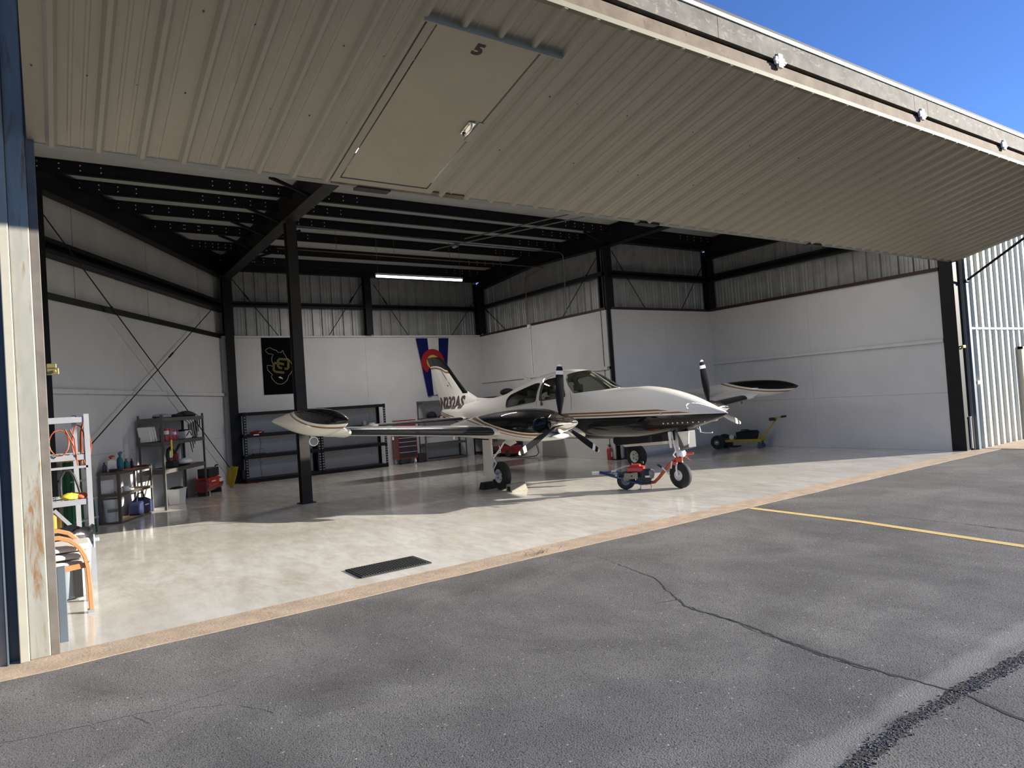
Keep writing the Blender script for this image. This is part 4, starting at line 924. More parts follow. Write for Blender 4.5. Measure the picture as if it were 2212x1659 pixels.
        bo = obj('propeller_blade', q, [M['prop'], M['propw']], pr_, smooth=60, fix=True)
    # main landing gear
    GY = 1.78*s; lg = bpy.data.objects.new('main_gear', None); COL.objects.link(lg); lg.parent = AC; lg.location = (0, GY, 0)
    q = MB(); q.lathe([(.13, -.075), (.18, -.078), (.225, -.07), (.258, -.05), (.268, -.02), (.268, .02), (.258, .05), (.225, .07), (.18, .078), (.13, .075)], (0.0, 0, .268), (0, 1, 0), 32, False); obj('tyre', q, M['rubber'], lg, smooth=50)
    q = MB(); q.lathe([(.0, -.06), (.03, -.062), (.035, -.045), (.10, -.035), (.13, -.07), (.135, -.07), (.135, .07), (.13, .07), (.10, .035), (.035, .045), (.03, .062), (.0, .06)], (0, 0, .268), (0, 1, 0), 24); obj('wheel_hub', q, M['hubw'], lg, smooth=40)
    q = MB()
    for j in range(5): 
        a = 2*PI*j/5; q = MB(); q.cyl((.07*math.cos(a), -.043, .268+.07*math.sin(a)), (.07*math.cos(a), .043, .268+.07*math.sin(a)), .014, n=8); obj('hub_hole', q, M['bplast'], lg)
    q = MB(); q.cyl((-.10, s*.13, .25), (-.10, s*.13, .98), .032); q.cyl((-.10, s*.13, .268), (0, 0, .268), .022); q.cyl((-.10, s*.13, .52), (-.10, s*.13, .60), .042); obj('oleo_strut', q, M['propw'], lg, smooth=50)
    q = MB(); q.tube([(-.07, s*.13, .62), (.05, s*.13, .52), (-.06, s*.13, .40)], .012, 6); q.tube([(-.06, s*.13, .60), (.06, s*.03, .78), (.18, -s*.05, .98)], .016, 6); q.tube([(-.08, s*.13, .66), (.10, s*.05, .72), (.04, s*.05, .95)], .010, 6); obj('gear_links', q, M['propw'], lg, smooth=50)
    q = MB(); oy = s*.185
    q.prism([(-.31, oy, .96), (-.02, oy, .96), (-.02, oy, .44), (.03, oy, .34), (.10, oy, .30), (.02, oy, .22), (-.12, oy, .225), (-.34, oy, .30)], (0, -s*.014, 0)); obj('outer_gear_door', q, M['white_p'], lg, bevel=.003)
    q = MB(); q.box((-.34, -s*.40-.008, .72), (.02, -s*.40+.008, 1.0)) if False else q.prism([(.26, s*.10, 1.0), (.58, s*.06, .99), (.60, s*.02, .90), (.42, s*.04, .84), (.28, s*.08, .90)], (0, .012, 0)); obj('forward_gear_door', q, M['white_p'], lg)
    # tailplane
    q = MB(); rings = []
    for y in (.05, .5, 1.2, 1.9, 2.5, 2.58):
        le = -3.70-.16*y; te = -4.86+.0*y; z = 1.30+.0*y; t = .09 if y < 2.55 else .03
        rings.append([(x, s*y, z+v) for x, v in foilring(le, te, y, 14, t)])
    q.loft(rings); tp = obj('tailplane', q, M['white_p'], AC, smooth=50)
    q = MB(); rings = []
    for y in (.36, .5, 1.2, 1.9, 2.45):
        le = -3.70-.16*y+.004; te = -4.86; rings.append([(x, s*y, 1.30+v*1.04) for x, v in foilring(le, te, y, 8, .09, x0=0, x1=.11)])
    q.loft(rings); obj('deice_boot', q, M['boot'], tp, smooth=50)

# ---- nose gear
for yy_, mm, pts in ((-.125, 'boot', [(1.36, .90), (1.36, .76), (1.42, .71), (2.88, .825), (2.88, .96)]), (.155, 'white_p', [(1.30, .90), (1.30, .69), (1.36, .655), (2.70, .752), (2.70, .95)])):
    q = MB(); q.prism([(x, yy_, z) for x, z in pts], (0, .014, 0)); obj('nose_bay_door', q, M[mm], AC, bevel=.003)
ng = bpy.data.objects.new('nose_gear', None); COL.objects.link(ng); ng.parent = AC; ng.location = (2.84, 0, 0)
q = MB(); q.lathe([(.09, -.06), (.14, -.066), (.19, -.06), (.215, -.04), (.222, -.012), (.222, .012), (.215, .04), (.19, .06), (.14, .066), (.09, .06)], (0, 0, .222), (0, 1, 0), 32, False); obj('tyre', q, M['rubber'], ng, smooth=50)
q = MB(); q.lathe([(.0, -.05), (.025, -.05), (.03, -.035), (.075, -.028), (.09, -.058), (.10, -.058), (.10, .058), (.09, .058), (.075, .028), (.03, .035), (.025, .05), (.0, .05)], (0, 0, .222), (0, 1, 0), 24); obj('wheel_hub', q, M['hubw'], ng, smooth=40)
q = MB(); q.tube([(0, -.085, .222), (-.005, -.088, .36), (-.01, -.06, .46), (-.01, 0, .48), (-.01, .06, .46), (-.005, .088, .36), (0, .085, .222)], .017, 8); q.cyl((0, -.09, .222), (0, .09, .222), .014); q.cyl((-.01, 0, .47), (-.01, 0, .98), .033); q.cyl((-.01, 0, .60), (-.01, 0, .66), .046); obj('fork_and_strut', q, M['propw'], ng, smooth=50)
q = MB(); q.tube([(-.05, 0, .66), (-.14, 0, .56), (-.05, 0, .48)], .012, 6); q.box((-.05, -.05, .70), (.05, -.035, .95)); obj('torque_links', q, M['propw'], ng, smooth=50)
q = MB(); q.prism([(.10, -.09, .66), (.30, -.09, .70), (.30, -.09, .98), (.06, -.09, .98)], (0, .19, 0)); obj('strut_box', q, M['box_grey'], ng, bevel=.01)
q = MB(); q.lathe([(.0, .03), (.04, .028), (.066, .012), (.07, -.01), (.05, -.05), (.0, -.06)], (.10, -.03, .60), (1, -.25, 0), 20); obj('landing_light', q, M['lens'], ng, smooth=50)
q = MB(); q.prism([(.18, -.20, .97), (.42, -.20, .99), (.40, -.20, .78), (.30, -.20, .74)], (0, .012, 0)); obj('nose_gear_door', q, M['white_p'], ng)
q = MB(); q.prism([(-.05, -.19, .98), (.02, -.19, .98), (.0, -.17, .70), (-.04, -.17, .70)], (0, .012, 0)); q.tube([(0, -.15, .98), (.0, -.10, .72), (.0, -.06, .62)], .014, 6); obj('gear_brace', q, M['propw'], ng, smooth=50)
for s in (-1, 1):      # landing lamps let down under the tip tanks
    q = MB(); q.lathe([(.0, .012), (.055, .010), (.060, .0)], (.11, s*5.36, 1.245), (1, 0, 0), 24); o = obj('landing_light_lens', q, M['gplast'], AC, smooth=50)
    q = MB(); q.lathe([(.060, .014), (.074, .014), (.078, .0), (.066, -.04), (.03, -.07), (.0, -.075)], (.11, s*5.36, 1.245), (1, 0, 0), 24, False); q.cyl((.05, s*5.36, 1.26), (.03, s*5.36, 1.37), .018); obj('landing_light', q, M['lens'], AC, smooth=50)

# ================================================================ THINGS IN THE HANGAR
def shelf_unit(name, label, x, y, L_, D_, heights, H, rz=0, m='black_shelf', post=.045, board='dark_board', punched=False, group=None, beam=.06, diag=False, back_post_only=False):
    """origin at front-left foot, length along local x, depth along local +y"""
    t_ = thing(name, label, 'shelf', (x, y, 0), rz, group)
    for px in (0, L_):
        for py in (0, D_):
            q = MB(); sx = 1 if px == 0 else -1; sy = 1 if py == 0 else -1
            a, c = sorted((px, px+sx*post)); e, f = sorted((py, py+sy*.005)); q.box((a, e, 0), (c, f, H)); a2, c2 = sorted((px, px+sx*.005)); e2, f2 = sorted((py+sy*.005, py+sy*post)); q.box((a2, e2, 0), (c2, f2, H))
            p_ = obj('post', q, M[m], t_)
            if punched:
                q = MB(); z = .06
                while z < H-.04: q.box((a+.015, e-.002 if sy > 0 else f-.001, z), (c-.015, e+.001 if sy > 0 else f+.002, z+.03)); z += .07
                o = obj('punched_slots', q, M['gplast'], p_); o['kind'] = 'stuff'
    for z in heights:
        q = MB(); q.box((.006, .006, z-.018), (L_-.006, D_-.006, z)); obj('shelf_board', q, M[board], t_)
        q = MB(); q.box((.0, -.004, z-beam), (L_, .006, z)); q.box((.0, D_-.006, z-beam), (L_, D_+.004, z)); q.box((-.004, 0, z-beam), (.006, D_, z)); q.box((L_-.006, 0, z-beam), (L_+.004, D_, z)); obj('shelf_beam', q, M[m], t_)
    if diag:
        q = MB(); q.bar((L_, D_, heights[-1]-.5), (L_-.7, D_, heights[0]+.05), .02, .03); q.bar((0, D_, .1), (.5, D_, heights[0]), .02, .03); obj('diagonal_brace', q, M[m], t_)
    return t_
G1 = 'black shelves along the back wall'
shelf_unit('storage_shelf', 'tall black slotted shelf unit nearest the left corner of the back wall', 8.235, 11.94, 1.97, .52, [.09, .70, 1.25, 1.815], 1.82, punched=True, group=G1, post=.07, beam=.085)
shelf_unit('storage_shelf', 'tall black slotted shelf unit between the black post and the red tool chest', 10.22, 11.94, 1.93, .52, [.09, .70, 1.25, 1.815], 1.82, punched=True, group=G1, post=.07, beam=.085)
shelf_unit('storage_shelf', 'grey four-tier shelf unit under the red disc of the striped flag', 13.42, 12.02, 1.42, .44, [.07, .52, 1.30, 1.815], 1.82, m='grey_steel')
shelf_unit('storage_shelf', 'black shelf along the inner right wall behind the airplane cabin', 15.32, 12.40, 2.0, .46, [.10, .55, 1.2, 1.815], 1.82, rz=-PI/2, m='black_shelf')
# helmet-like black bag on that shelf
def blob(name, loc, size, m, label=None, cat=None, seed=0, amp=.18, parent=None, group=None, seg=14, flat=0):
    rr = random.Random(seed); ph = [rr.uniform(0, 6) for _ in range(6)]; vs = []; rings = []
    for i in range(seg//2+1):
        th = PI*i/(seg//2)
        ring = []
        for k in range(seg):
            a = 2*PI*k/seg; r = 1+amp*(math.sin(2*a+ph[0]+2*th)*.5+math.sin(3*a+ph[1])*.3*math.sin(th)+math.sin(5*a+3*th+ph[2])*.25)
            z = -math.cos(th); 
            if z < -flat and flat: z = -flat
            ring.append((size[0]*max(math.sin(th), .02)*math.cos(a)*r, size[1]*max(math.sin(th), .02)*math.sin(a)*r, size[2]*(z*(1+amp*.4*math.sin(4*a+ph[3]))+(flat or 1))))
        rings.append(ring)
    q = MB(); q.loft(rings); o = obj(name, q, M[m], parent, smooth=60, loc=loc)
    if label: tag(o, label, cat, group)
    return o
blob('duffel_bag', (15.62, 10.75, 1.817), (.22, .24, .11), 'black_fab', 'rounded black bag on top of the shelf behind the airplane cabin', 'bag', 3, .08)
# red generator cart on the floor behind the near main wheel
ge = thing('generator', 'dark red wheeled generator on the floor by the inner right wall', 'generator', (15.42, 10.55, 0), 0)
q = MB(); q.box((-.22, -.40, .10), (.20, .40, .34)); obj('generator_body', q, M['dred'], ge, bevel=.03)
q = MB(); q.box((-.20, -.3, .34), (.18, .3, .42)); q.cyl((-.24, -.25, .12), (-.18, -.25, .12), .11, n=16); q.cyl((-.24, .28, .12), (-.18, .28, .12), .11, n=16); obj('generator_engine', q, M['bplast'], ge, bevel=.01)
q = MB(); q.tube([(-.2, -.36, .34), (-.32, -.5, .22), (-.46, -.62, .10)], .018, 8); obj('handle', q, M['bplast'], ge, smooth=60)
q = MB(); q.tube([(15.0, 9.9, .03), (15.3, 9.55, .02), (15.6, 9.45, .03), (15.74, 9.5, .10), (15.76, 9.62, .35), (15.7, 9.75, .55), (15.6, 10.0, .5)], .014, 6); tag(obj('power_cable', q, M['bplast'], smooth=60), 'black power cable looping up behind the near propeller', 'cable')
# tool chest
tc = thing('tool_chest', 'red rolling tool chest with black drawers against the back wall', 'tool chest', (12.50, 11.98, 0), 0)
q = MB(); q.box((0, 0, .16), (.62, .40, .92)); obj('cabinet', q, M['dred'], tc, bevel=.006)
q = MB(); q.box((.03, .02, .94), (.62, .38, 1.10)); q.box((.03, .02, 1.11), (.62, .38, 1.30)); obj('top_chest', q, M['dred'], tc, bevel=.01)
for z0, z1 in ((.20, .36), (.38, .53), (.55, .66), (.68, .78), (.80, .89)):
    q = MB(); q.box((.03, -.012, z0), (.59, .004, z1)); d_ = obj('drawer', q, M['bplast'], tc, bevel=.003)
    q = MB(); q.box((.03, -.022, z1-.014), (.59, -.010, z1)); obj('handle', q, M['alu'], d_)
for z0, z1 in ((.955, 1.02), (1.03, 1.09)):
    q = MB(); q.box((.05, .008, z0), (.60, .022, z1)); d_ = obj('drawer', q, M['bplast'], tc, bevel=.003); q = MB(); q.box((.05, -.002, z1-.012), (.60, .010, z1)); obj('handle', q, M['alu'], d_)
q = MB(); q.box((.42, .012, 1.20), (.56, .02, 1.222)); obj('badge', q, M['alu'], tc)
for x in (.07, .55):
    for y in (.05, .35):
        q = MB(); q.cyl((x-.02, y, .055), (x+.02, y, .055), .055, n=16); q.box((x-.03, y-.02, .08), (x+.03, y+.02, .16)); obj('caster', q, M['rubber'] if y < .3 and x < .3 else M['wplast'], tc, bevel=.003)
q = MB(); q.box((13.15, 12.0, 0), (13.39, 12.3, .27)); tag(obj('waste_bin', q, M['bplast'], bevel=.02), 'small black bin between the red tool chest and the grey shelf', 'bin')
# things on the shelves of the back wall
blob('red_rag', (8.62, 12.15, 1.252), (.17, .14, .055), 'dred', 'crumpled dark red rag on the black shelf in the left corner', 'rag', 5, .35, flat=.4)
t_ = thing('battery_charger', 'black battery charger with a hanging cable on the black corner shelf', 'charger', (8.62, 12.12, .702))
q = MB(); q.box((-.16, -.12, 0), (.16, .10, .035)); obj('base', q, M['bplast'], t_, bevel=.01)
q = MB(); q.tube([(-.15, -.10, .03), (-.15, -.10, .14), (.12, -.10, .14), (.15, -.10, .03)], .006, 5); q.tube([(-.15, .08, .03), (-.15, .08, .14), (.12, .08, .14), (.15, .08, .03)], .006, 5); q.tube([(-.15, -.1, .14), (-.15, .08, .14)], .006, 5); q.tube([(.12, -.1, .14), (.12, .08, .14)], .006, 5); obj('wire_cage', q, M['gplast'], t_)
q = MB(); q.tube([(0, -.13, .5), (.03, -.13, .3), (.0, -.13, .1), (.0, -.13, -.12), (-.04, -.14, -.17), (-.0, -.14, -.2), (.03, -.13, -.17), (-.02, -.13, -.24), (.0, -.13, -.4), (.02, -.13, -.62)], .006, 5); obj('cable', q, M['bplast'], t_)
q = MB(); q.box((8.47, 11.925, 1.215), (8.60, 11.932, 1.24)); tag(obj('shelf_label', q, M['paper']), 'small white label on the edge of the black corner shelf', 'label')
blob('wheel_cover', (13.78, 12.2, 1.302), (.17, .12, .12), 'black_fab', 'black rounded cover on the grey shelf under the striped flag', 'cover', 8, .12, flat=.5)
blob('red_cloth', (14.15, 12.2, 1.302), (.16, .12, .04), 'dred', 'folded red cloth on the grey shelf beside the black cover', 'cloth', 9, .3, flat=.4)
q = MB(); q.box((14.3, 12.1, 1.302), (14.7, 12.4, 1.40)); tag(obj('carton', q, M['gplast'], bevel=.006), 'grey box at the right end of the grey shelf', 'box')
for x, (nm, m_, h, r_) in zip((11.55, 11.78), (('jar', 'gplast', .10, .06), ('tray', 'wplast', .03, .10))):
    q = MB(); q.lathe([(.0, 0), (r_, 0), (r_, h), (r_*.8, h+.01), (0, h+.01)], n=16); tag(obj(nm, q, M[m_], loc=(x, 12.1, 1.252), smooth=40), 'small %s on the middle black shelf beside the red tool chest' % ('grey jar' if nm == 'jar' else 'white dish'), nm if nm == 'jar' else 'dish')
# flags on the back wall
FY = 12.46
fb = thing('flag', 'black flag with a gold outlined buffalo and interlocked letters on the back wall', 'flag', (8.93, FY+.005, 2.26), 0, 'flags on the back wall')
FWd, FH = .88, 1.545
def clothgrid(w0, w1, h, nx, ny, amp, ph, x_l=lambda v: 0, x_r=None):
    q = MB(); vs = []
    for j in range(ny+1):
        for i in range(nx+1):
            v = j/ny; xl = x_l(v); xr = x_r(v) if x_r else w1; u = i/nx; x = xl+(xr-xl)*u; vs.append((x, -.012-amp*(math.sin(x*9+ph+v)*.5+.5)*(1.1-v), v*h))
    fs = [(j*(nx+1)+i, j*(nx+1)+i+1, (j+1)*(nx+1)+i+1, (j+1)*(nx+1)+i) for j in range(ny) for i in range(nx)]
    return q.add(vs, fs)
q = MB(); q.box((0, -.012, 0), (FWd, 0, FH)); obj('flag_cloth', q, M['flag_black'], fb, bevel=.003)
def fmap(cx_, cy_):     # crop pixel -> flag coordinates
    v = (cy_-115)/1345; xl = 180+135*v; xr = 1000+25*v; return ((cx_-xl)/(xr-xl)*FWd, FH*(1-v))
def strip2(pts, w, y, m, name, par, close=False, z=0):
    q = MB(); P = [fmap(*p) for p in pts]; n = len(P); vs = []
    for i, (x, zz) in enumerate(P):
        a = P[(i-1) % n] if (close or i) else P[i]; c = P[(i+1) % n] if (close or i < n-1) else P[i]
        dx, dz = c[0]-a[0], c[1]-a[1]; l = math.hypot(dx, dz) or 1; nx, nz = -dz/l*w/2, dx/l*w/2
        vs += [(x+nx, y, zz+nz), (x-nx, y, zz-nz), (x+nx, y-.002, zz+nz), (x-nx, y-.002, zz-nz)]
    fs = []
    for i in range(n if close else n-1):
        j = (i+1) % n; fs += [(4*i+2, 4*i+3, 4*j+3, 4*j+2), (4*i, 4*j, 4*j+1, 4*i+1), (4*i, 4*i+2, 4*j+2, 4*j), (4*i+1, 4*j+1, 4*j+3, 4*i+3)]
    q.add(vs, fs); return obj(name, q, M[m], par)
BUF = [(385,355),(330,385),(290,415),(325,455),(365,495),(430,505),(482,520),(455,570),(448,620),(455,680),(488,742),(478,800),(430,775),(348,772),(350,830),(375,890),(430,950),(478,1000),(448,1025),(470,1090),(520,1150),(580,1205),(660,1228),(740,1200),(800,1145),(825,1090),(838,1030),(890,980),(930,900),(938,820),(915,740),(870,660),(800,605),(770,540),(728,480),(728,440),(705,425),(690,445),(680,470),(600,465),(560,425),(520,405),(490,408),(440,370)]
strip2(BUF, .014, -.0125, 'flag_grey', 'outline_emblem', fb, True)
for w_, m_, y in ((.052, 'flag_gold', -.013), (.014, 'flag_black', -.0155)):
    strip2([(690,850),(635,835),(600,800),(600,655),(630,625),(800,640),(845,665),(840,840),(815,868),(750,858)], w_, y, m_, 'letter_c' if m_ == 'flag_gold' else 'letter_inline', fb)
    strip2([(740,755),(700,748),(640,730),(520,720),(500,745),(502,885),(545,928),(740,955)], w_, y-.0006, m_, 'letter_u' if m_ == 'flag_gold' else 'letter_inline', fb)
q = MB(); q.prism([(fmap(*p)[0], -.0135, fmap(*p)[1]) for p in ((615,1045),(660,1045),(700,1080),(718,1112),(690,1100),(640,1080),(618,1070))], (0, -.003, 0)); obj('eye_mark', q, M['flag_white'], fb)
fc_ = thing('flag', 'blue and white striped flag with a red C round gold, behind the fin', 'flag', (13.51, FY, 2.0), 0, 'flags on the back wall')
H2 = 1.76
def fx(u, v): # u across stripes 0..1, v height 0..1
    top = u*1.15; bot = .30+u*.62; return bot+(top-bot)*v
for u0, u1, m_ in ((0, .345, 'flag_blue'), (.345, .69, 'flag_white'), (.69, 1, 'flag_blue')):
    q = MB(); vs = []; nx, ny = 5, 14
    for j in range(ny+1):
        for i in range(nx+1):
            v = j/ny; u = u0+(u1-u0)*i/nx; vs.append((fx(u, v), -.02-.02*math.sin(u*14+v*2)*(1-v*.7)-.015, v*H2-(.08*(1-v)*abs(u-.5) if v < .5 else 0)))
    q.add(vs, [(j*(nx+1)+i, j*(nx+1)+i+1, (j+1)*(nx+1)+i+1, (j+1)*(nx+1)+i) for j in range(ny) for i in range(nx)]); obj('flag_stripe', q, M[m_], fc_, smooth=60, fix=False)
q = MB(); cx_, cz_, ro, ri = .53, 1.02, .40, .22
arc = lin(PI/2+.55, 2*PI+PI/2-.55, 30)      # the letter opens upwards: the flag hangs turned a quarter
arc = lin(-PI/2+.6, 3*PI/2-.6, 30)
q.prism([(cx_+ro*math.cos(a), -.062, cz_+ro*math.sin(a)) for a in arc]+[(cx_+ri*math.cos(a), -.062, cz_+ri*math.sin(a)) for a in arc[::-1]], (0, -.003, 0)); obj('letter_c', q, M['flag_red'], fc_)
q = MB(); q.cyl((cx_, -.062, cz_), (cx_, -.066, cz_), ri-.005, n=28); obj('gold_disc', q, M['yellow'], fc_)

# fire extinguisher and blue box by the black column
fe = thing('fire_extinguisher', 'red fire extinguisher standing on the floor by the black column', 'extinguisher', (15.80, 6.56, 0))
q = MB(); q.lathe([(.0, 0), (.062, 0), (.066, .01), (.066, .25), (.055, .29), (.028, .315), (.022, .34), (0, .34)], n=20); obj('cylinder_body', q, M['red'], fe, smooth=40)
q = MB(); q.cyl((0, 0, .335), (0, 0, .375), .018); q.bar((-.06, 0, .38), (.05, 0, .395), .018, .008); q.tube([(.02, 0, .36), (.07, -.02, .34), (.085, -.03, .26), (.08, -.03, .12)], .009, 6); obj('valve_and_hose', q, M['bplast'], fe, smooth=50)
q = MB(); q.prism([(.067*math.cos(a), .067*math.sin(a), .08) for a in lin(-1.7, -.6, 6)]+[(.0675*math.cos(a)*.98, .0675*math.sin(a)*.98, .08) for a in lin(-.6, -1.7, 6)], (0, 0, .13)); obj('label_sticker', q, M['paper'], fe)
q = MB(); q.box((16.02, 6.14, 0), (16.16, 6.24, .40)); q.box((16.05, 6.135, .28), (16.09, 6.14, .36)); tag(obj('blue_box', q, M['navy'], bevel=.008), 'narrow dark blue box leaning on the foot of the black column', 'box')

# yellow battery tug by the right wall (local x runs from its tyres to its handle)
d_ = Vector((19.40-19.03, 4.45-5.66)); tr_ = math.atan2(d_.y, d_.x)
ty = thing('aircraft_tug', 'yellow battery tug with big black tyres parked along the right wall', 'tug', (19.03, 5.66, 0), tr_)
q = MB(); q.bar((.15, -.17, .21), (1.12, -.17, .215), .05, .07); q.bar((.15, .17, .21), (1.12, .17, .215), .05, .07); q.box((.95, -.2, .18), (1.02, .2, .25)); q.box((.35, -.17, .20), (1.0, .17, .215)); q.box((.10, -.2, .17), (.18, .2, .25)); obj('frame', q, M['yellow'], ty, bevel=.005)
for y in (-.25, .25):
    q = MB(); q.lathe([(.07, -.07), (.12, -.075), (.172, -.065), (.185, -.03), (.185, .03), (.172, .065), (.12, .075), (.07, .07)], (0, y, .185), (0, 1, 0), 28, False); wh = obj('tyre', q, M['rubber2'], ty, smooth=50)
    q = MB(); q.lathe([(.0, -.04), (.03, -.05), (.06, -.03), (.078, -.055), (.078, .055), (.06, .03), (.0, .04)], (0, y, .185), (0, 1, 0), 20); obj('wheel_hub', q, M['alu'], wh, smooth=50)
q = MB(); q.cyl((0, -.28, .172), (0, .28, .172), .025); q.box((.12, -.16, .06), (.28, .10, .27)); q.box((.2, -.12, .03), (.5, .1, .07)); obj('drive_unit', q, M['bplast'], ty, bevel=.01)
q = MB(); q.cyl((.33, -.12, .30), (.33, .0, .30), .07, n=16); q.box((.28, -.1, .22), (.40, .1, .27)); obj('motor', q, M['alu'], ty, bevel=.01, smooth=40)
q = MB(); q.bar((1.08, 0, .24), (1.50, 0, .76), .045, .035); q.bar((1.0, 0, .24), (1.04, .0, .38), .06, .03); q.bar((1.48, 0, .77), (1.66, 0, .80), .03, .03); q.bar((1.50, -.14, .78), (1.50, .14, .78), .03, .03); obj('handle_bar', q, M['yellow'], ty, bevel=.004)
q = MB(); q.box((1.32, -.08, .70), (1.48, .08, .78)); q.cyl((1.60, 0, .79), (1.74, 0, .805), .028); obj('control_box', q, M['bplast'], ty, bevel=.015)
for y in (-.14, .12):
    q = MB(); q.cyl((1.06, y-.018, .062), (1.06, y+.018, .062), .062, n=20); q.box((1.035, y-.03, .09), (1.08, y+.03, .18)); obj('caster', q, M['steelblue'], ty, smooth=40)
tb = thing('tool_bag', 'black canvas bag riding on the yellow tug', 'bag', (19.03+.72*math.cos(tr_), 5.66+.72*math.sin(tr_), .216), tr_)
q = MB(); q.box((-.26, -.15, 0), (.26, .15, .22)); q.box((-.12, -.12, .22), (.24, .12, .25)); obj('bag_body', q, M['black_fab'], tb, bevel=.04)
q = MB(); q.tube([(-.14, -.13, .22), (-.1, -.14, .28), (.08, -.14, .28), (.12, -.13, .22)], .011, 6); obj('bag_handle', q, M['black_fab'], tb, smooth=60)

# petrol tow tug on the nose wheel (local x from the nose wheel towards its rear handle)
nwp = Vector((12.94, 1.66)); dr = Vector((12.10, 2.75))-nwp; ta = math.atan2(dr.y, dr.x)
tt_ = thing('powered_towbar', 'red and blue petrol tow tug clamped to the airplane nose wheel', 'tug', (12.94, 1.66, 0), ta)
q = MB()
q.tube([(-.14, .0, .58), (.02, .0, .52), (.16, 0, .42), (.36, .0, .19), (.44, 0, .115), (.58, 0, .095), (.72, 0, .10)], .028, 8); obj('red_frame', q, M['tugred'], tt_, smooth=50)
q = MB(); q.tube([(-.14, 0, .58), (-.24, 0, .585)], .022, 8); q.box((-.05, -.11, .46), (.05, .11, .52)); q.box((.05, -.10, .40), (.10, .10, .46)); q.tube([(-.1, .04, .53), (-.16, .05, .47), (-.2, .05, .46)], .010, 6); obj('wheel_clamp', q, M['tugred'], tt_, bevel=.006)
q = MB(); q.tube([(.12, .10, .47), (.10, .13, .33)], .013, 6); q.tube([(.12, -.10, .47), (.14, -.12, .35)], .013, 6); q.tube([(.30, -.07, .38), (.22, -.03, .28), (.18, 0, .22)], .014, 8); q.tube([(-.02, .0, .55), (-.02, .10, .48)], .015, 6); obj('chrome_pins', q, M['hubw'], tt_, smooth=50)
q = MB(); q.cyl((.30, -.07, .37), (.36, -.10, .42), .018, n=8); q.cyl((-.02, .04, .52), (.0, .06, .57), .02, n=8); obj('black_grip', q, M['bplast'], tt_, smooth=50)
q = MB(); q.box((.52, -.13, .12), (.74, .13, .22)); q.box((.50, -.10, .10), (.80, .10, .14)); q.lathe([(.0, -.04), (.115, -.04), (.12, -.02), (.12, .12), (.10, .15), (.0, .155)], (.60, -.02, .20), (0, 0, 1), 24); obj('engine_block', q, M['bplast'], tt_, bevel=.008, smooth=40)
q = MB(); q.lathe([(.0, .0), (.10, .0), (.108, .02), (.108, .11), (.085, .135), (.0, .14)], (.555, -.0, .205), (-.25, 0, 1), 24); obj('engine_cover', q, M['gplast'], tt_, smooth=40)
q = MB(); q.box((.60, -.13, .30), (.88, .13, .40)); q.box((.66, -.10, .38), (.84, .12, .435)); obj('fuel_tank', q, M['red'], tt_, bevel=.03)
q = MB(); q.cyl((.64, .08, .43), (.64, .08, .47), .025); q.cyl((.83, .06, .43), (.83, .06, .45), .02); obj('filler_cap', q, M['bplast'], tt_, smooth=40)
q = MB(); q.box((.70, -.19, .20), (.93, -.165, .30)); q.box((.86, -.185, .17), (.95, -.165, .23)); obj('chain_guard', q, M['cone'], tt_, bevel=.008)
q = MB(); q.cyl((.80, -.20, .25), (.80, -.188, .25), .014, n=10); q.cyl((.55, -.20, .235), (.60, -.20, .24), .001); obj('guard_bolt', q, M['bplast'], tt_)
q = MB(); q.box((.50, -.145, .215), (.58, -.135, .245)); obj('sticker', q, M['paper'], tt_)
q = MB(); q.lathe([(.08, -.055), (.12, -.06), (.15, -.05), (.158, -.02), (.158, .02), (.15, .05), (.12, .06), (.08, .055)], (.93, 0, .158), (0, 1, 0), 28, False); obj('tyre', q, M['rubber2'], tt_, smooth=50)
q = MB(); q.lathe([(.0, -.03), (.03, -.045), (.05, -.03), (.085, -.05), (.085, .05), (.05, .03), (.0, .03)], (.93, 0, .158), (0, 1, 0), 20); obj('wheel_hub', q, M['gplast'], tt_, smooth=50)
q = MB(); q.tube([(.62, -.13, .10), (.82, -.15, .15), (1.10, -.15, .24), (1.38, -.02, .30)], .018, 8); q.tube([(.62, .13, .12), (.9, .14, .22), (1.12, .13, .30), (1.38, .02, .305)], .018, 8); q.bar((1.05, -.15, .24), (1.05, .14, .26), .04, .03); q.bar((1.10, -.14, .25), (1.38, .0, .31), .02, .05); obj('blue_fork', q, M['blue'], tt_, smooth=50)
q = MB(); q.tube([(.74, .10, .40), (.95, .12, .39), (1.12, .06, .33), (1.18, .02, .31)], .010, 6); q.box((1.10, .0, .31), (1.18, .05, .335)); obj('control_rods', q, M['alu'], tt_, smooth=50)
q = MB(); q.cyl((1.40, -.0, .30), (1.52, -.01, .30), .026, n=12); obj('white_grip', q, M['wplast'], tt_, smooth=50)
q = MB(); q.tube([(.52, .0, .10), (.50, .02, .0)], .008, 6); q.tube([(.68, -.02, .10), (.68, -.04, .0)], .008, 6); q.tube([(.66, -.1, .005), (.70, .04, .005)], .007, 6); obj('prop_stand', q, M['alu'], tt_, smooth=50)
tt_.scale = (1, -1, 1)
# black box behind the engine (tail of the tug), wheel chocks
def chock(x, y, lab, flip, m_='cone'):
    c = thing('wheel_chock', lab, 'chock', (x, y, 0), 0, 'chocks at the near main wheel'); q = MB(); s_ = -1 if flip else 1
    q.prism([(-.18, -.10*s_, 0), (-.18, .10*s_, 0), (-.18, .075*s_, .14), (-.18, -.02*s_, .14)], (.36, 0, 0)); obj('chock_block', q, M[m_], c, bevel=.006)
    q = MB(); q.box((-.183, -.05, .02), (-.178, .05, .10)); obj('chock_end', q, M['rubber'], c); return c
chock(11.23, 4.11, 'pale wooden wheel chock in sun before the near main wheel', False); chock(11.12, 4.90, 'dark wheel chock in shade behind the near main wheel', True, 'dark_board')
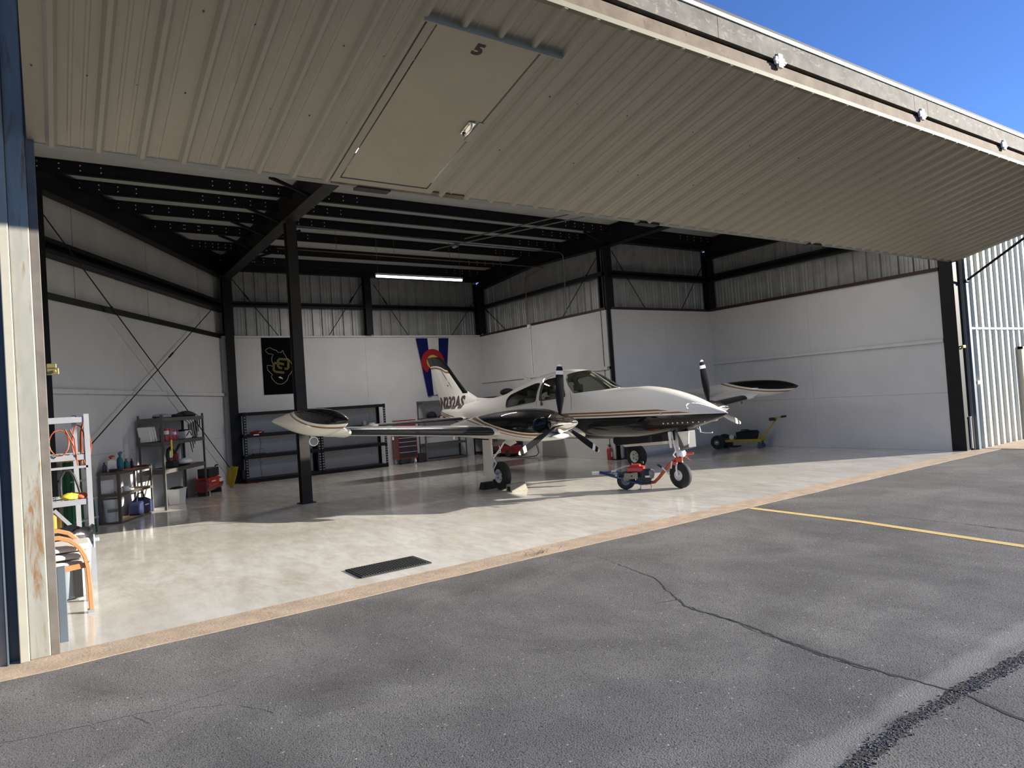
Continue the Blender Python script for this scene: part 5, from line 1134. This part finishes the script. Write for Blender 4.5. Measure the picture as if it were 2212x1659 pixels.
# rubber mat
mt = thing('door_mat', 'black ribbed rubber mat on the sunlit floor near the door sill', 'mat', (6.65, .27, 0))
q = MB(); q.box((0, 0, 0), (.80, .46, .014)); obj('mat_base', q, M['rubber'], mt, bevel=.004)
for i in range(26):
    q = MB(); x = .03+i*.0285; q.box((x, .025, .012), (x+.012, .435, .020)); o = obj('mat_rib', q, M['rubber2'], mt)

# ================================================================ LEFT SIDE CLUTTER
# silver shelving right behind the jamb
sv = thing('metal_rack', 'silver metal rack with wire shelves just behind the left jamb', 'shelf', (4.485, 2.50, 0))
for px, py, w_ in ((0, 0, .05), (-.10, .60, .05), (-.95, 0, .05), (-.95, .62, .05)):
    q = MB(); q.box((px-w_, py, 0), (px, py+.012, 1.86)); q.box((px-.012, py+.012, 0), (px-.0004, py+.05, 1.86)); obj('post', q, M['shelf_alu'], sv)
for z, dp in ((1.83, .10), (1.42, .12), (.93, .12)):
    q = MB(); q.box((-.93, .01, z-.06), (-.03, .025, z)); q.box((-.93, .60, z-.06), (-.03, .615, z)); q.box((-.95, .0, z-.05), (-.94, .62, z)); q.box((-.035, .02, z-.05), (-.025, .62, z)); obj('shelf_rail', q, M['shelf_alu'], sv)
    q = MB()
    for k in range(16): q.box((-.92+k*.058, .02, z-.004), (-.914+k*.058, .60, z+.004))
    for k in range(7): q.box((-.93, .05+k*.09, z-.002), (-.03, .056+k*.09, z+.006))
    obj('wire_shelf', q, M['shelf_alu'], sv)
q = MB(); q.box((-.93, .0, 1.27), (-.03, .02, 1.295)); obj('cross_bar', q, M['shelf_alu'], sv)
q = MB(); q.bar((-.36, .03, .84), (-.10, .03, .50), .012, .035); obj('diagonal_brace', q, M['shelf_alu'], sv)
t_ = thing('yellow_rag', 'bright yellow rag with a coral lining on the silver rack', 'rag', (4.30, 2.60, .936))
blob('rag_cloth', (0, 0, 0), (.105, .08, .045), 'ycloth', None, None, 11, .35, t_, flat=.5); blob('coral_lining', (.09, -.02, 0), (.055, .06, .04), 'rcloth', None, None, 12, .3, t_, flat=.5)
q = MB(); q.tube([(4.20, 2.85, .94), (4.195, 2.85, 1.06), (4.20, 2.85, 1.16), (4.24, 2.85, 1.235), (4.29, 2.85, 1.235), (4.33, 2.85, 1.17), (4.36, 2.85, 1.06), (4.385, 2.85, .94)], .014, 8); tag(obj('black_hoop', q, M['bplast'], smooth=60), 'black rubber hoop standing behind the yellow rag on the silver rack', 'hose')
# orange extension cord hung on the rack
q = MB()
def loop(x, y, z, rx, rz_, n=16, t0=0, t1=2*PI): return [(x+rx*math.sin(a), y+.02*math.sin(a*2), z-rz_*(1-math.cos(a))) for a in lin(t0, t1, n)]
q.tube(loop(4.20, 2.47, 1.70, .09, .14), .007, 6); q.tube(loop(4.38, 2.55, 1.74, .06, .20), .007, 6); q.tube(loop(4.44, 2.60, 1.76, .045, .26), .007, 6); q.tube(loop(4.44, 2.62, 1.77, .030, .24), .007, 6); q.tube([(4.30, 2.48, 1.70), (4.34, 2.5, 1.60), (4.35, 2.5, 1.45), (4.36, 2.52, 1.30)], .007, 6); q.tube([(4.26, 2.48, 1.70), (4.33, 2.5, 1.52), (4.355, 2.5, 1.40)], .007, 6); q.tube([(4.47, 2.62, 1.75), (4.50, 2.63, 1.5), (4.47, 2.63, 1.3), (4.46, 2.65, 1.22)], .007, 6)
tag(obj('extension_cord', q, M['orange'], smooth=60), 'orange extension cord coiled and hung on the silver rack post', 'cord')
q = MB(); q.lathe([(.0, 0), (.06, 0), (.065, .02), (.065, .20), (.04, .24), (.02, .26), (0, .26)], n=16); tag(obj('yellow_jug', q, M['orange_y'], loc=(4.12, 2.75, .55), smooth=40, bevel=0), 'orange-yellow bottle below the wire shelf of the silver rack', 'bottle')
# trash can with black liner
tr_c = thing('trash_can', 'grey-blue round trash can lined with a black bag behind the wooden chair', 'trash can', (4.20, 2.04, 0))
q = MB(); q.lathe([(.0, 0.005), (.19, .005), (.20, .02), (.235, .60), (.25, .60), (.255, .64), (.235, .64), (.19, .05), (.0, .04)], n=36); obj('can_body', q, M['trash'], tr_c, smooth=40)
q = MB(); q.box((.06, -.235, .02), (.13, -.20, .60)); obj('dark_stripe', q, M['bplast'], tr_c)
q = MB(); q.box((.235, -.05, .52), (.30, .05, .56)); q.box((.24, -.06, .46), (.26, .06, .60)); obj('handle', q, M['trash'], tr_c, bevel=.01)
q = MB(); rings = []
for r_, z in ((.245, .50), (.262, .56), (.268, .62), (.262, .665), (.24, .675), (.215, .62), (.20, .5)): rings.append([((r_+.008*math.sin(7*a)+.006*math.sin(13*a+1))*math.cos(a), (r_+.008*math.sin(7*a))*math.sin(a), z+.016*math.sin(5*a+r_*30)+.01*math.sin(11*a)) for a in lin(0, 2*PI*39/40, 40)])
q.loft(rings, caps=False); obj('bin_liner', q, M['bag_black'], tr_c, smooth=60)
# bentwood armchair seen from the side (faces the back, only its near corner shows)
ch = thing('armchair', 'bentwood armchair with cream cushions at the left jamb', 'chair', (4.37, 1.15, 0))
for y, zt in ((0, .76), (.52, .76)):
    q = MB(); arc = [(0, y, 0.0), (-.004, y, .25), (-.012, y, .42), (-.03, y, .52), (-.07, y, .61), (-.14, y, .685), (-.22, y, .72), (-.34, y, .725), (-.50, y, .70)]
    vs = []; 
    for (a, b2) in zip(arc, arc[1:]): q.bar(a, b2, .045, .038, up=(1, 0, .3))
    q = MB(); rings = []
    for i, p in enumerate(arc):
        a = Vector(arc[max(i-1, 0)]); c = Vector(arc[min(i+1, len(arc)-1)]); d = (c-a).normalized(); nrm = Vector((d.z, 0, -d.x)); p = Vector(p); rings.append([tuple(p+nrm*.019*sx+Vector((0, .025*sy, 0))) for sx, sy in ((-1, -1), (1, -1), (1, 1), (-1, 1))])
    q.loft(rings); obj('bent_arm', q, M['bent_wood'], ch, bevel=.005, smooth=50)
for y in (.015, .505): q = MB(); q.bar((-.02, y, .44), (-.55, y, .40), .03, .05); obj('seat_rail', q, M['bent_wood'], ch, bevel=.004)
for y in (0, .52): q = MB(); q.tube([(-.55, y, .0), (-.55, y, .4), (-.55, y, .7)], .02, 6); obj('rear_leg', q, M['bent_wood'], ch)
q = MB(); q.cyl((.0, -.028, .47), (.0, -.024, .47), .008); q.box((-.03, -.03, 0.0), (.02, .03, .03)); obj('foot_pad', q, M['gplast'], ch)
for k, (z, d) in enumerate(((.43, .05), (.50, .055), (.57, .06))):
    q = MB(); q.box((-.60+.0*k, .05, z), (.03-.015*(2-k), .47, z+d)); o = obj('cushion', q, M['cushion'], ch, bevel=.024)
# stepladder, fibreglass green with yellow top
sp_ = thing('stepladder', 'green fibreglass stepladder with a yellow top folded against the left wall', 'ladder', (4.25, 6.44, 0), math.atan2(W1D.y, W1D.x))
q = MB(); q.prism([(-.04, -.20, 1.19), (.44, -.20, 1.19), (.46, -.20, 1.26), (.42, -.20, 1.30), (-.02, -.20, 1.30), (-.06, -.20, 1.26)], (0, .20, 0)); obj('ladder_top', q, M['orange_y'], sp_, bevel=.006)
for x0, x1 in ((-.08, .0), (.48, .40)):
    q = MB(); q.bar((x0, -.20, 0), (x1, -.17, 1.20), .03, .075, (1, 0, 0)); obj('front_rail', q, M['green'], sp_, bevel=.004)
    q = MB(); q.bar((x0*.8+.03, -.04, 0), (x1*.9+.02, -.04, 1.20), .03, .06, (1, 0, 0)); obj('rear_rail', q, M['green'], sp_, bevel=.004)
q = MB(); q.box((.0, -.06, .1), (.40, -.05, 1.18)); obj('rear_panel', q, M['green'], sp_)
for z in (.25, .56, .88):
    q = MB(); q.box((-.07, -.27, z-.015), (.47, -.17, z+.012)); obj('step', q, M['alu'], sp_, bevel=.003)
q = MB(); q.bar((.1, -.24, .05), (.3, -.24, .24), .012, .025); obj('spreader', q, M['alu'], sp_)
# low workbench shelf with bottles, then the tall dark shelf unit
ua = math.atan2(8.528-7.362, 5.786-5.093)
lx, ly = math.cos(ua), math.sin(ua)
lo_ = shelf_unit('workbench_shelf', 'low grey shelf with sunlit bottles and a white bucket by the stepladder', 5.09, 7.36, 1.24, .36, [.03, .52, .90], .92, rz=ua, m='grey_steel', board='wood_board', beam=.045)
def on_low(u, v, z): return (5.09+lx*u-ly*v, 7.36+ly*u+lx*v, z)
hi_ = shelf_unit('storage_shelf', 'tall dark grey shelf unit holding white binders along the left wall', 5.94, 8.40, 1.98, .48, [.78, 1.33, 1.80], 1.86, rz=math.atan2(10.087-8.40, 6.975-5.94), m='grey_steel', beam=.075, diag=True)
ha = math.atan2(10.087-8.40, 6.975-5.94); hx, hy = math.cos(ha), math.sin(ha)
def on_hi(u, v, z): return (5.94+hx*u-hy*v, 8.40+hy*u+hx*v, z)
def bottle(name, label, cat, p, r, h, m_, cap, spray=False, rz=0, box=False):
    t_ = thing(name, label, cat, p, rz)
    q = MB()
    if box: q.box((-r, -r*.55, 0), (r, r*.55, h*.78)); q.lathe([(r*.45, h*.78), (r*.3, h*.86), (r*.3, h*.9), (0, h*.9)], n=12)
    else: q.lathe([(0, 0), (r*.92, 0), (r, h*.03), (r, h*.62), (r*.8, h*.74), (r*.34, h*.82), (r*.34, h*.9), (0, h*.9)], n=18)
    obj('bottle_body', q, M[m_], t_, smooth=40, bevel=.006 if box else 0)
    q = MB()
    if spray: q.cyl((0, 0, h*.86), (0, 0, h*.96), r*.36); q.prism([(-r*.5, -r*.2, h*.94), (r*1.0, -r*.2, h*1.0), (r*1.05, -r*.2, h*1.07), (r*.2, -r*.2, h*1.12), (-r*.6, -r*.2, h*1.05)], (0, r*.4, 0)); q.bar((r*.6, 0, h*.98), (r*.75, 0, h*.84), r*.2, r*.12)
    else: q.cyl((0, 0, h*.88), (0, 0, h), r*.4, n=12)
    obj('bottle_cap', q, M[cap], t_, smooth=40); return t_
Z = .902
bottle('bottle', 'small dark blue bottle at the left of the row on the low shelf', 'bottle', on_low(.08, .28, Z), .035, .17, 'purple', 'bplast')
bottle('spray_jug', 'white jug with a purple label and red trigger on the low shelf', 'bottle', on_low(.12, .18, Z), .06, .26, 'wplast', 'red', True, 0, True)
bottle('spray_jug', 'white square jug just behind the teal bottle on the low shelf', 'bottle', on_low(.24, .22, Z), .055, .24, 'wplast', 'wplast', False, .4, True)
bottle('spray_bottle', 'teal spray bottle with a blue trigger on the low shelf', 'bottle', on_low(.34, .14, Z), .05, .30, 'teal', 'blue', True, .5)
bottle('bottle', 'green-labelled teal bottle in front on the low shelf', 'bottle', on_low(.42, .07, Z), .045, .20, 'teal', 'teal')
bottle('can', 'red can with a white top right of the teal bottles', 'can', on_low(.62, .15, Z), .045, .16, 'red', 'wplast')
bottle('bottle', 'thin dark bottle at the end of the bottle row', 'bottle', on_low(.78, .15, Z), .025, .18, 'navy', 'bplast')
blob('red_rag', on_low(.30, .015, Z), (.20, .05, .014), 'rcloth', 'coral rag hanging flat on the front edge of the low shelf', 'rag', 21, .3, flat=.5)
blob('dark_rag', on_low(1.08, .12, Z), (.14, .08, .02), 'dred', 'dark red tool roll at the far end of the low shelf', 'tool roll', 22, .3, flat=.5)
q = MB(); q.box((-.05, -.09, 0), (.05, .09, .05)); tag(obj('carton', q, M['bplast'], loc=on_low(.06, .08, Z), rot=(0, 0, ua), bevel=.004), 'flat dark carton at the left end of the low shelf', 'box')
q = MB(); q.box((-.12, -.006, 0), (.12, .006, .24)); tag(obj('white_panel', q, M['paper'], loc=on_low(.10, .28, .522), rot=(0, 0, ua-1.0), bevel=.002), 'bright white sheet standing on the middle of the low shelf', 'paper')
for k, (u, v, r_, h, m_) in enumerate(((.18, .10, .055, .08, 'wplast'), (.40, .10, .06, .09, 'paper'), (.60, .10, .05, .03, 'wplast'), (.36, .14, .03, .05, 'gplast'))):
    q = MB(); q.lathe([(0, 0), (r_, 0), (r_, h), (r_*.9, h), (r_*.88, .01), (0, .01)], n=20)
    tag(obj('tape_roll' if k < 2 else 'dish', q, M[m_], loc=on_low(u, v, .522), smooth=40), ['greenish white tape roll on the middle board of the low shelf', 'cream tape roll beside the low shelf post', 'flat white dish at the right on the low shelf middle board', 'small grey lid at the left on the low shelf middle board'][k], ['tape', 'tape', 'dish', 'lid'][k])
bk = thing('bucket', 'white plastic bucket with printed label under the low shelf', 'bucket', on_low(.02, .30, .032))
bk.location = (4.98, 7.60, .032)
q = MB(); q.lathe([(0, 0), (.125, 0), (.145, .34), (.155, .34), (.155, .39), (.145, .395), (.125, .02), (0, .02)], n=32); obj('bucket_body', q, M['wplast'], bk, smooth=40)
q = MB(); q.prism([(.138*math.cos(a), .138*math.sin(a), .17) for a in lin(-2.2, -1.0, 10)]+[(.130*math.cos(a), .130*math.sin(a), .17) for a in lin(-1.0, -2.2, 10)], (.0, 0, .10)); obj('bucket_label', q, M['gplast'], bk)
q = MB(); q.tube([(.155*math.cos(a), .155*math.sin(a), .36-.12*math.sin((a+2.9)/2.7*PI)) for a in lin(-2.9, -.2, 14)], .004, 5); obj('bail_handle', q, M['alu'], bk)
tb2 = thing('tool_bag', 'dark navy tool bag on the bottom board of the low shelf', 'bag', on_low(.98, .12, .032), ua)
q = MB(); q.prism([(-.28, -.11, 0), (.28, -.11, 0), (.25, -.11, .22), (.0, -.11, .30), (-.25, -.11, .20)], (0, .22, 0)); obj('bag_body', q, M['navy'], tb2, bevel=.03)
q = MB(); q.box((-.08, -.118, .15), (.06, -.110, .17)); obj('bag_tag', q, M['paper'], tb2); q = MB(); q.tube([(-.16, 0, .24), (-.1, 0, .38), (.1, 0, .38), (.16, 0, .24)], .012, 6); obj('bag_handle', q, M['navy'], tb2, smooth=60)
# white binders, canisters on the tall shelf
for k in range(3):
    q = MB(); q.box((0, 0, 0), (.048, .22, .30)); tag(obj('binder', q, M['paper'], loc=on_hi(.03+k*.06, .24-k*.02, 1.340), rot=(0, -.28, ha), bevel=.004), ['leftmost leaning white binder on the tall grey shelf', 'middle leaning white binder on the tall grey shelf', 'rightmost leaning white binder on the tall grey shelf'][k], 'binder', 'white binders on the tall shelf')
for k, (u, r_, h, m_, lab, ct) in enumerate(((.26, .04, .26, 'steelblue', 'blue-grey bottle right of the white binders', 'bottle'), (.40, .07, .24, 'red', 'large red and white canister on the tall grey shelf', 'canister'), (.60, .06, .22, 'red', 'second red canister, behind the tall shelf post', 'canister'), (.76, .055, .20, 'red', 'smaller red tin right of the tall shelf post', 'tin'), (.90, .045, .18, 'dred', 'dark red tin beside the white spray gun case', 'tin'))):
    q = MB(); q.lathe([(0, 0), (r_, 0), (r_, h), (r_*.9, h+.012), (0, h+.012)], n=20); o = tag(obj(ct, q, M[m_], loc=on_hi(u, .14, 1.332), smooth=40), lab, ct)
    q = MB(); q.lathe([(r_+.001, h*.55), (r_+.001, h*.85)], n=20); obj('label_band', q, M['paper'] if k in (1, 3) else M['gplast'], o)
t_ = thing('appliance', 'white and black power tool case with a round handle on the tall grey shelf', 'power tool', on_hi(1.28, .14, 1.332), ha)
q = MB(); q.box((-.16, -.10, 0), (.16, .10, .17)); obj('case_body', q, M['wplast'], t_, bevel=.02); q = MB(); q.box((-.17, -.08, .16), (.10, .08, .20)); q.tube([(.20+.05*math.cos(a), -.02, .10+.06*math.sin(a)) for a in lin(0, 2*PI, 14)], .010, 6); q.bar((-.14, -.105, .06), (.0, -.105, .15), .01, .025); q.bar((.04, -.105, .15), (.12, -.105, .06), .01, .025); obj('case_trim', q, M['bplast'], t_, bevel=.004)
q = MB(); q.box((-.12, -.08, 0), (.12, .08, .02)); tag(obj('black_tray', q, M['bplast'], loc=on_hi(1.62, .14, 1.332), rot=(0, 0, ha)), 'flat black tray at the right end of the tall grey shelf', 'tray')
q = MB(); q.box((0, -.01, -.30), (.07, -.004, .02)); q.box((.012, -.014, -.30), (.058, -.010, -.22)); tag(obj('yellow_tag', q, M['ycloth'], loc=on_hi(.28, -.006, 1.33), rot=(0, 0, ha), bevel=.002), 'long yellow tag hanging under the white binders', 'tag')
# covers and cords heaped on the top
for k, (u, sx, sy, sz, m_, lab, ct) in enumerate(((.40, .34, .14, .055, 'trash', 'crumpled grey-green plastic sheet on top of the tall grey shelf', 'sheet'), (1.0, .18, .13, .045, 'black_fab', 'flat black case on top of the tall grey shelf', 'case'), (1.52, .32, .15, .085, 'dark_board', 'folded grey cover at the right of the tall shelf top', 'cover'))):
    o = blob(ct, on_hi(u, .18, 1.802), (sx, sy, sz), m_, lab, ct, 30+k, .18, flat=.4); o.rotation_euler = (0, 0, ha)
q = MB()
for k in range(7):
    a0 = R.uniform(-.03, .03); zt = 1.84-.02*k; dz = .30+.07*k
    q.tube([on_hi(1.86+a0, .1+k*.04, zt), on_hi(2.02+a0, .1+k*.04, zt-.06), on_hi(2.06+a0*2, .1+k*.04, zt-dz*.6), on_hi(2.04, .12+k*.03, zt-dz), on_hi(1.99, .1+k*.04, zt-dz*.55), on_hi(1.97, .1+k*.04, zt-.1)], .008, 5)
tag(obj('cable_bundle', q, M['bplast'], smooth=60), 'bundle of black cables drooping off the right end of the tall grey shelf', 'cables')
bl_ = thing('leaf_blower', 'black and red blower standing on the workbench board', 'blower', on_hi(.72, .2, .782), ha)
q = MB(); q.box((-.10, -.10, 0), (.14, .10, .12)); q.tube([(-.08, 0, .10), (-.14, 0, .24), (-.10, 0, .36), (.02, 0, .40), (.12, 0, .34), (.16, 0, .2), (.12, 0, .10)], .032, 8); obj('blower_body', q, M['bplast'], bl_, bevel=.02, smooth=50); q = MB(); q.box((.10, -.09, .10), (.17, .09, .28)); obj('red_panel', q, M['dred'], bl_, bevel=.015); q = MB(); q.box((-.07, -.02, .20), (.05, -.01, .33)); obj('white_label', q, M['paper'], bl_)
o = blob('plastic_bag', on_hi(1.30, .17, .806), (.30, .13, .08), 'wplast', 'pale pink plastic bag lying on the tall shelf bench board', 'bag', 41, .12, flat=.45); o.rotation_euler = (0, 0, ha)
q = MB(); q.box((-.2, -.13, 0), (.2, .13, .022)); tag(obj('wood_board', q, M['wood_board'], loc=on_hi(1.45, .18, .782) , rot=(0, 0, ha+.1)), 'brown wooden board under the pale plastic bag', 'board')
wb = thing('storage_tub', 'translucent white tub with black lid things on the floor under the tall shelf', 'tub', (6.26, 9.38, 0), ha)
q = MB(); q.loft([[(-.17*s_, -.13*s_, z), (.17*s_, -.13*s_, z), (.17*s_, .13*s_, z), (-.17*s_, .13*s_, z)] for z, s_ in ((0, .8), (.30, 1), (.30, 1.06), (.32, 1.06))]); obj('tub_body', q, M['wplast'], wb, bevel=.01)
blob('black_cloth', (0, 0, .31), (.2, .12, .03), 'black_fab', None, None, 44, .3, wb, flat=.5)
# compressor with yellow hose
cp = thing('air_compressor', 'red portable air compressor on the floor below the tall grey shelf', 'compressor', (7.12, 10.55, 0), ha+.0)
q = MB(); q.cyl((-.50, .0, .22), (.42, .0, .22), .15, n=24); obj('air_tank', q, M['dred'], cp, smooth=40, bevel=.02)
q = MB(); q.box((-.48, -.17, .20), (.12, .14, .40)); obj('red_housing', q, M['red'], cp, bevel=.03); q = MB(); q.box((-.35, -.13, .40), (.22, .13, .60)); q.cyl((.12, -.1, .50), (.12, .12, .50), .10, n=16); q.tube([(.2, 0, .5), (.38, 0, .62), (.5, 0, .62)], .02, 8); obj('motor', q, M['bplast'], cp, bevel=.02)
q = MB(); q.box((-.34, -.176, .30), (-.12, -.170, .325)); q.box((.14, -.165, .25), (.34, -.150, .33)); obj('plate_label', q, M['lampoff'], cp)
for x in (-.4, .32):
    q = MB(); q.box((x-.03, -.12, 0), (x+.03, .12, .10)); obj('foot', q, M['bplast'], cp)
q = MB()
for k in range(9):
    rr_ = .16+.012*(k % 3); cx2, cy2 = 7.62+.012*k, 10.85-.014*k
    q.tube([(cx2+.11*math.cos(a)*.5+R.uniform(-.006, .006), cy2-.11*math.cos(a)*.5, .30+rr_*1.35*math.sin(a+k*.2)) for a in lin(0, 2*PI*19/20, 20)], .011, 6, close=True)
tag(obj('air_hose', q, M['yhose'], smooth=60), 'coiled yellow air hose hung at the compressor beside the corner column', 'hose')
q = MB(); q.box((8.18, 12.12, .10), (8.28, 12.22, .34)); tag(obj('outlet_box', q, M['bplast'], bevel=.006), 'small black electrical box low on the back left corner', 'box')
q = MB(); q.tube([(8.05, 12.0, .012), (8.2, 11.85, .012), (8.35, 11.9, .012), (8.5, 11.8, .012), (8.4, 11.7, .012)], .010, 6); tag(obj('cord', q, M['dred'], smooth=60), 'short red cord on the floor at the foot of the black corner shelf', 'cord')
bpy.context.view_layer.update()
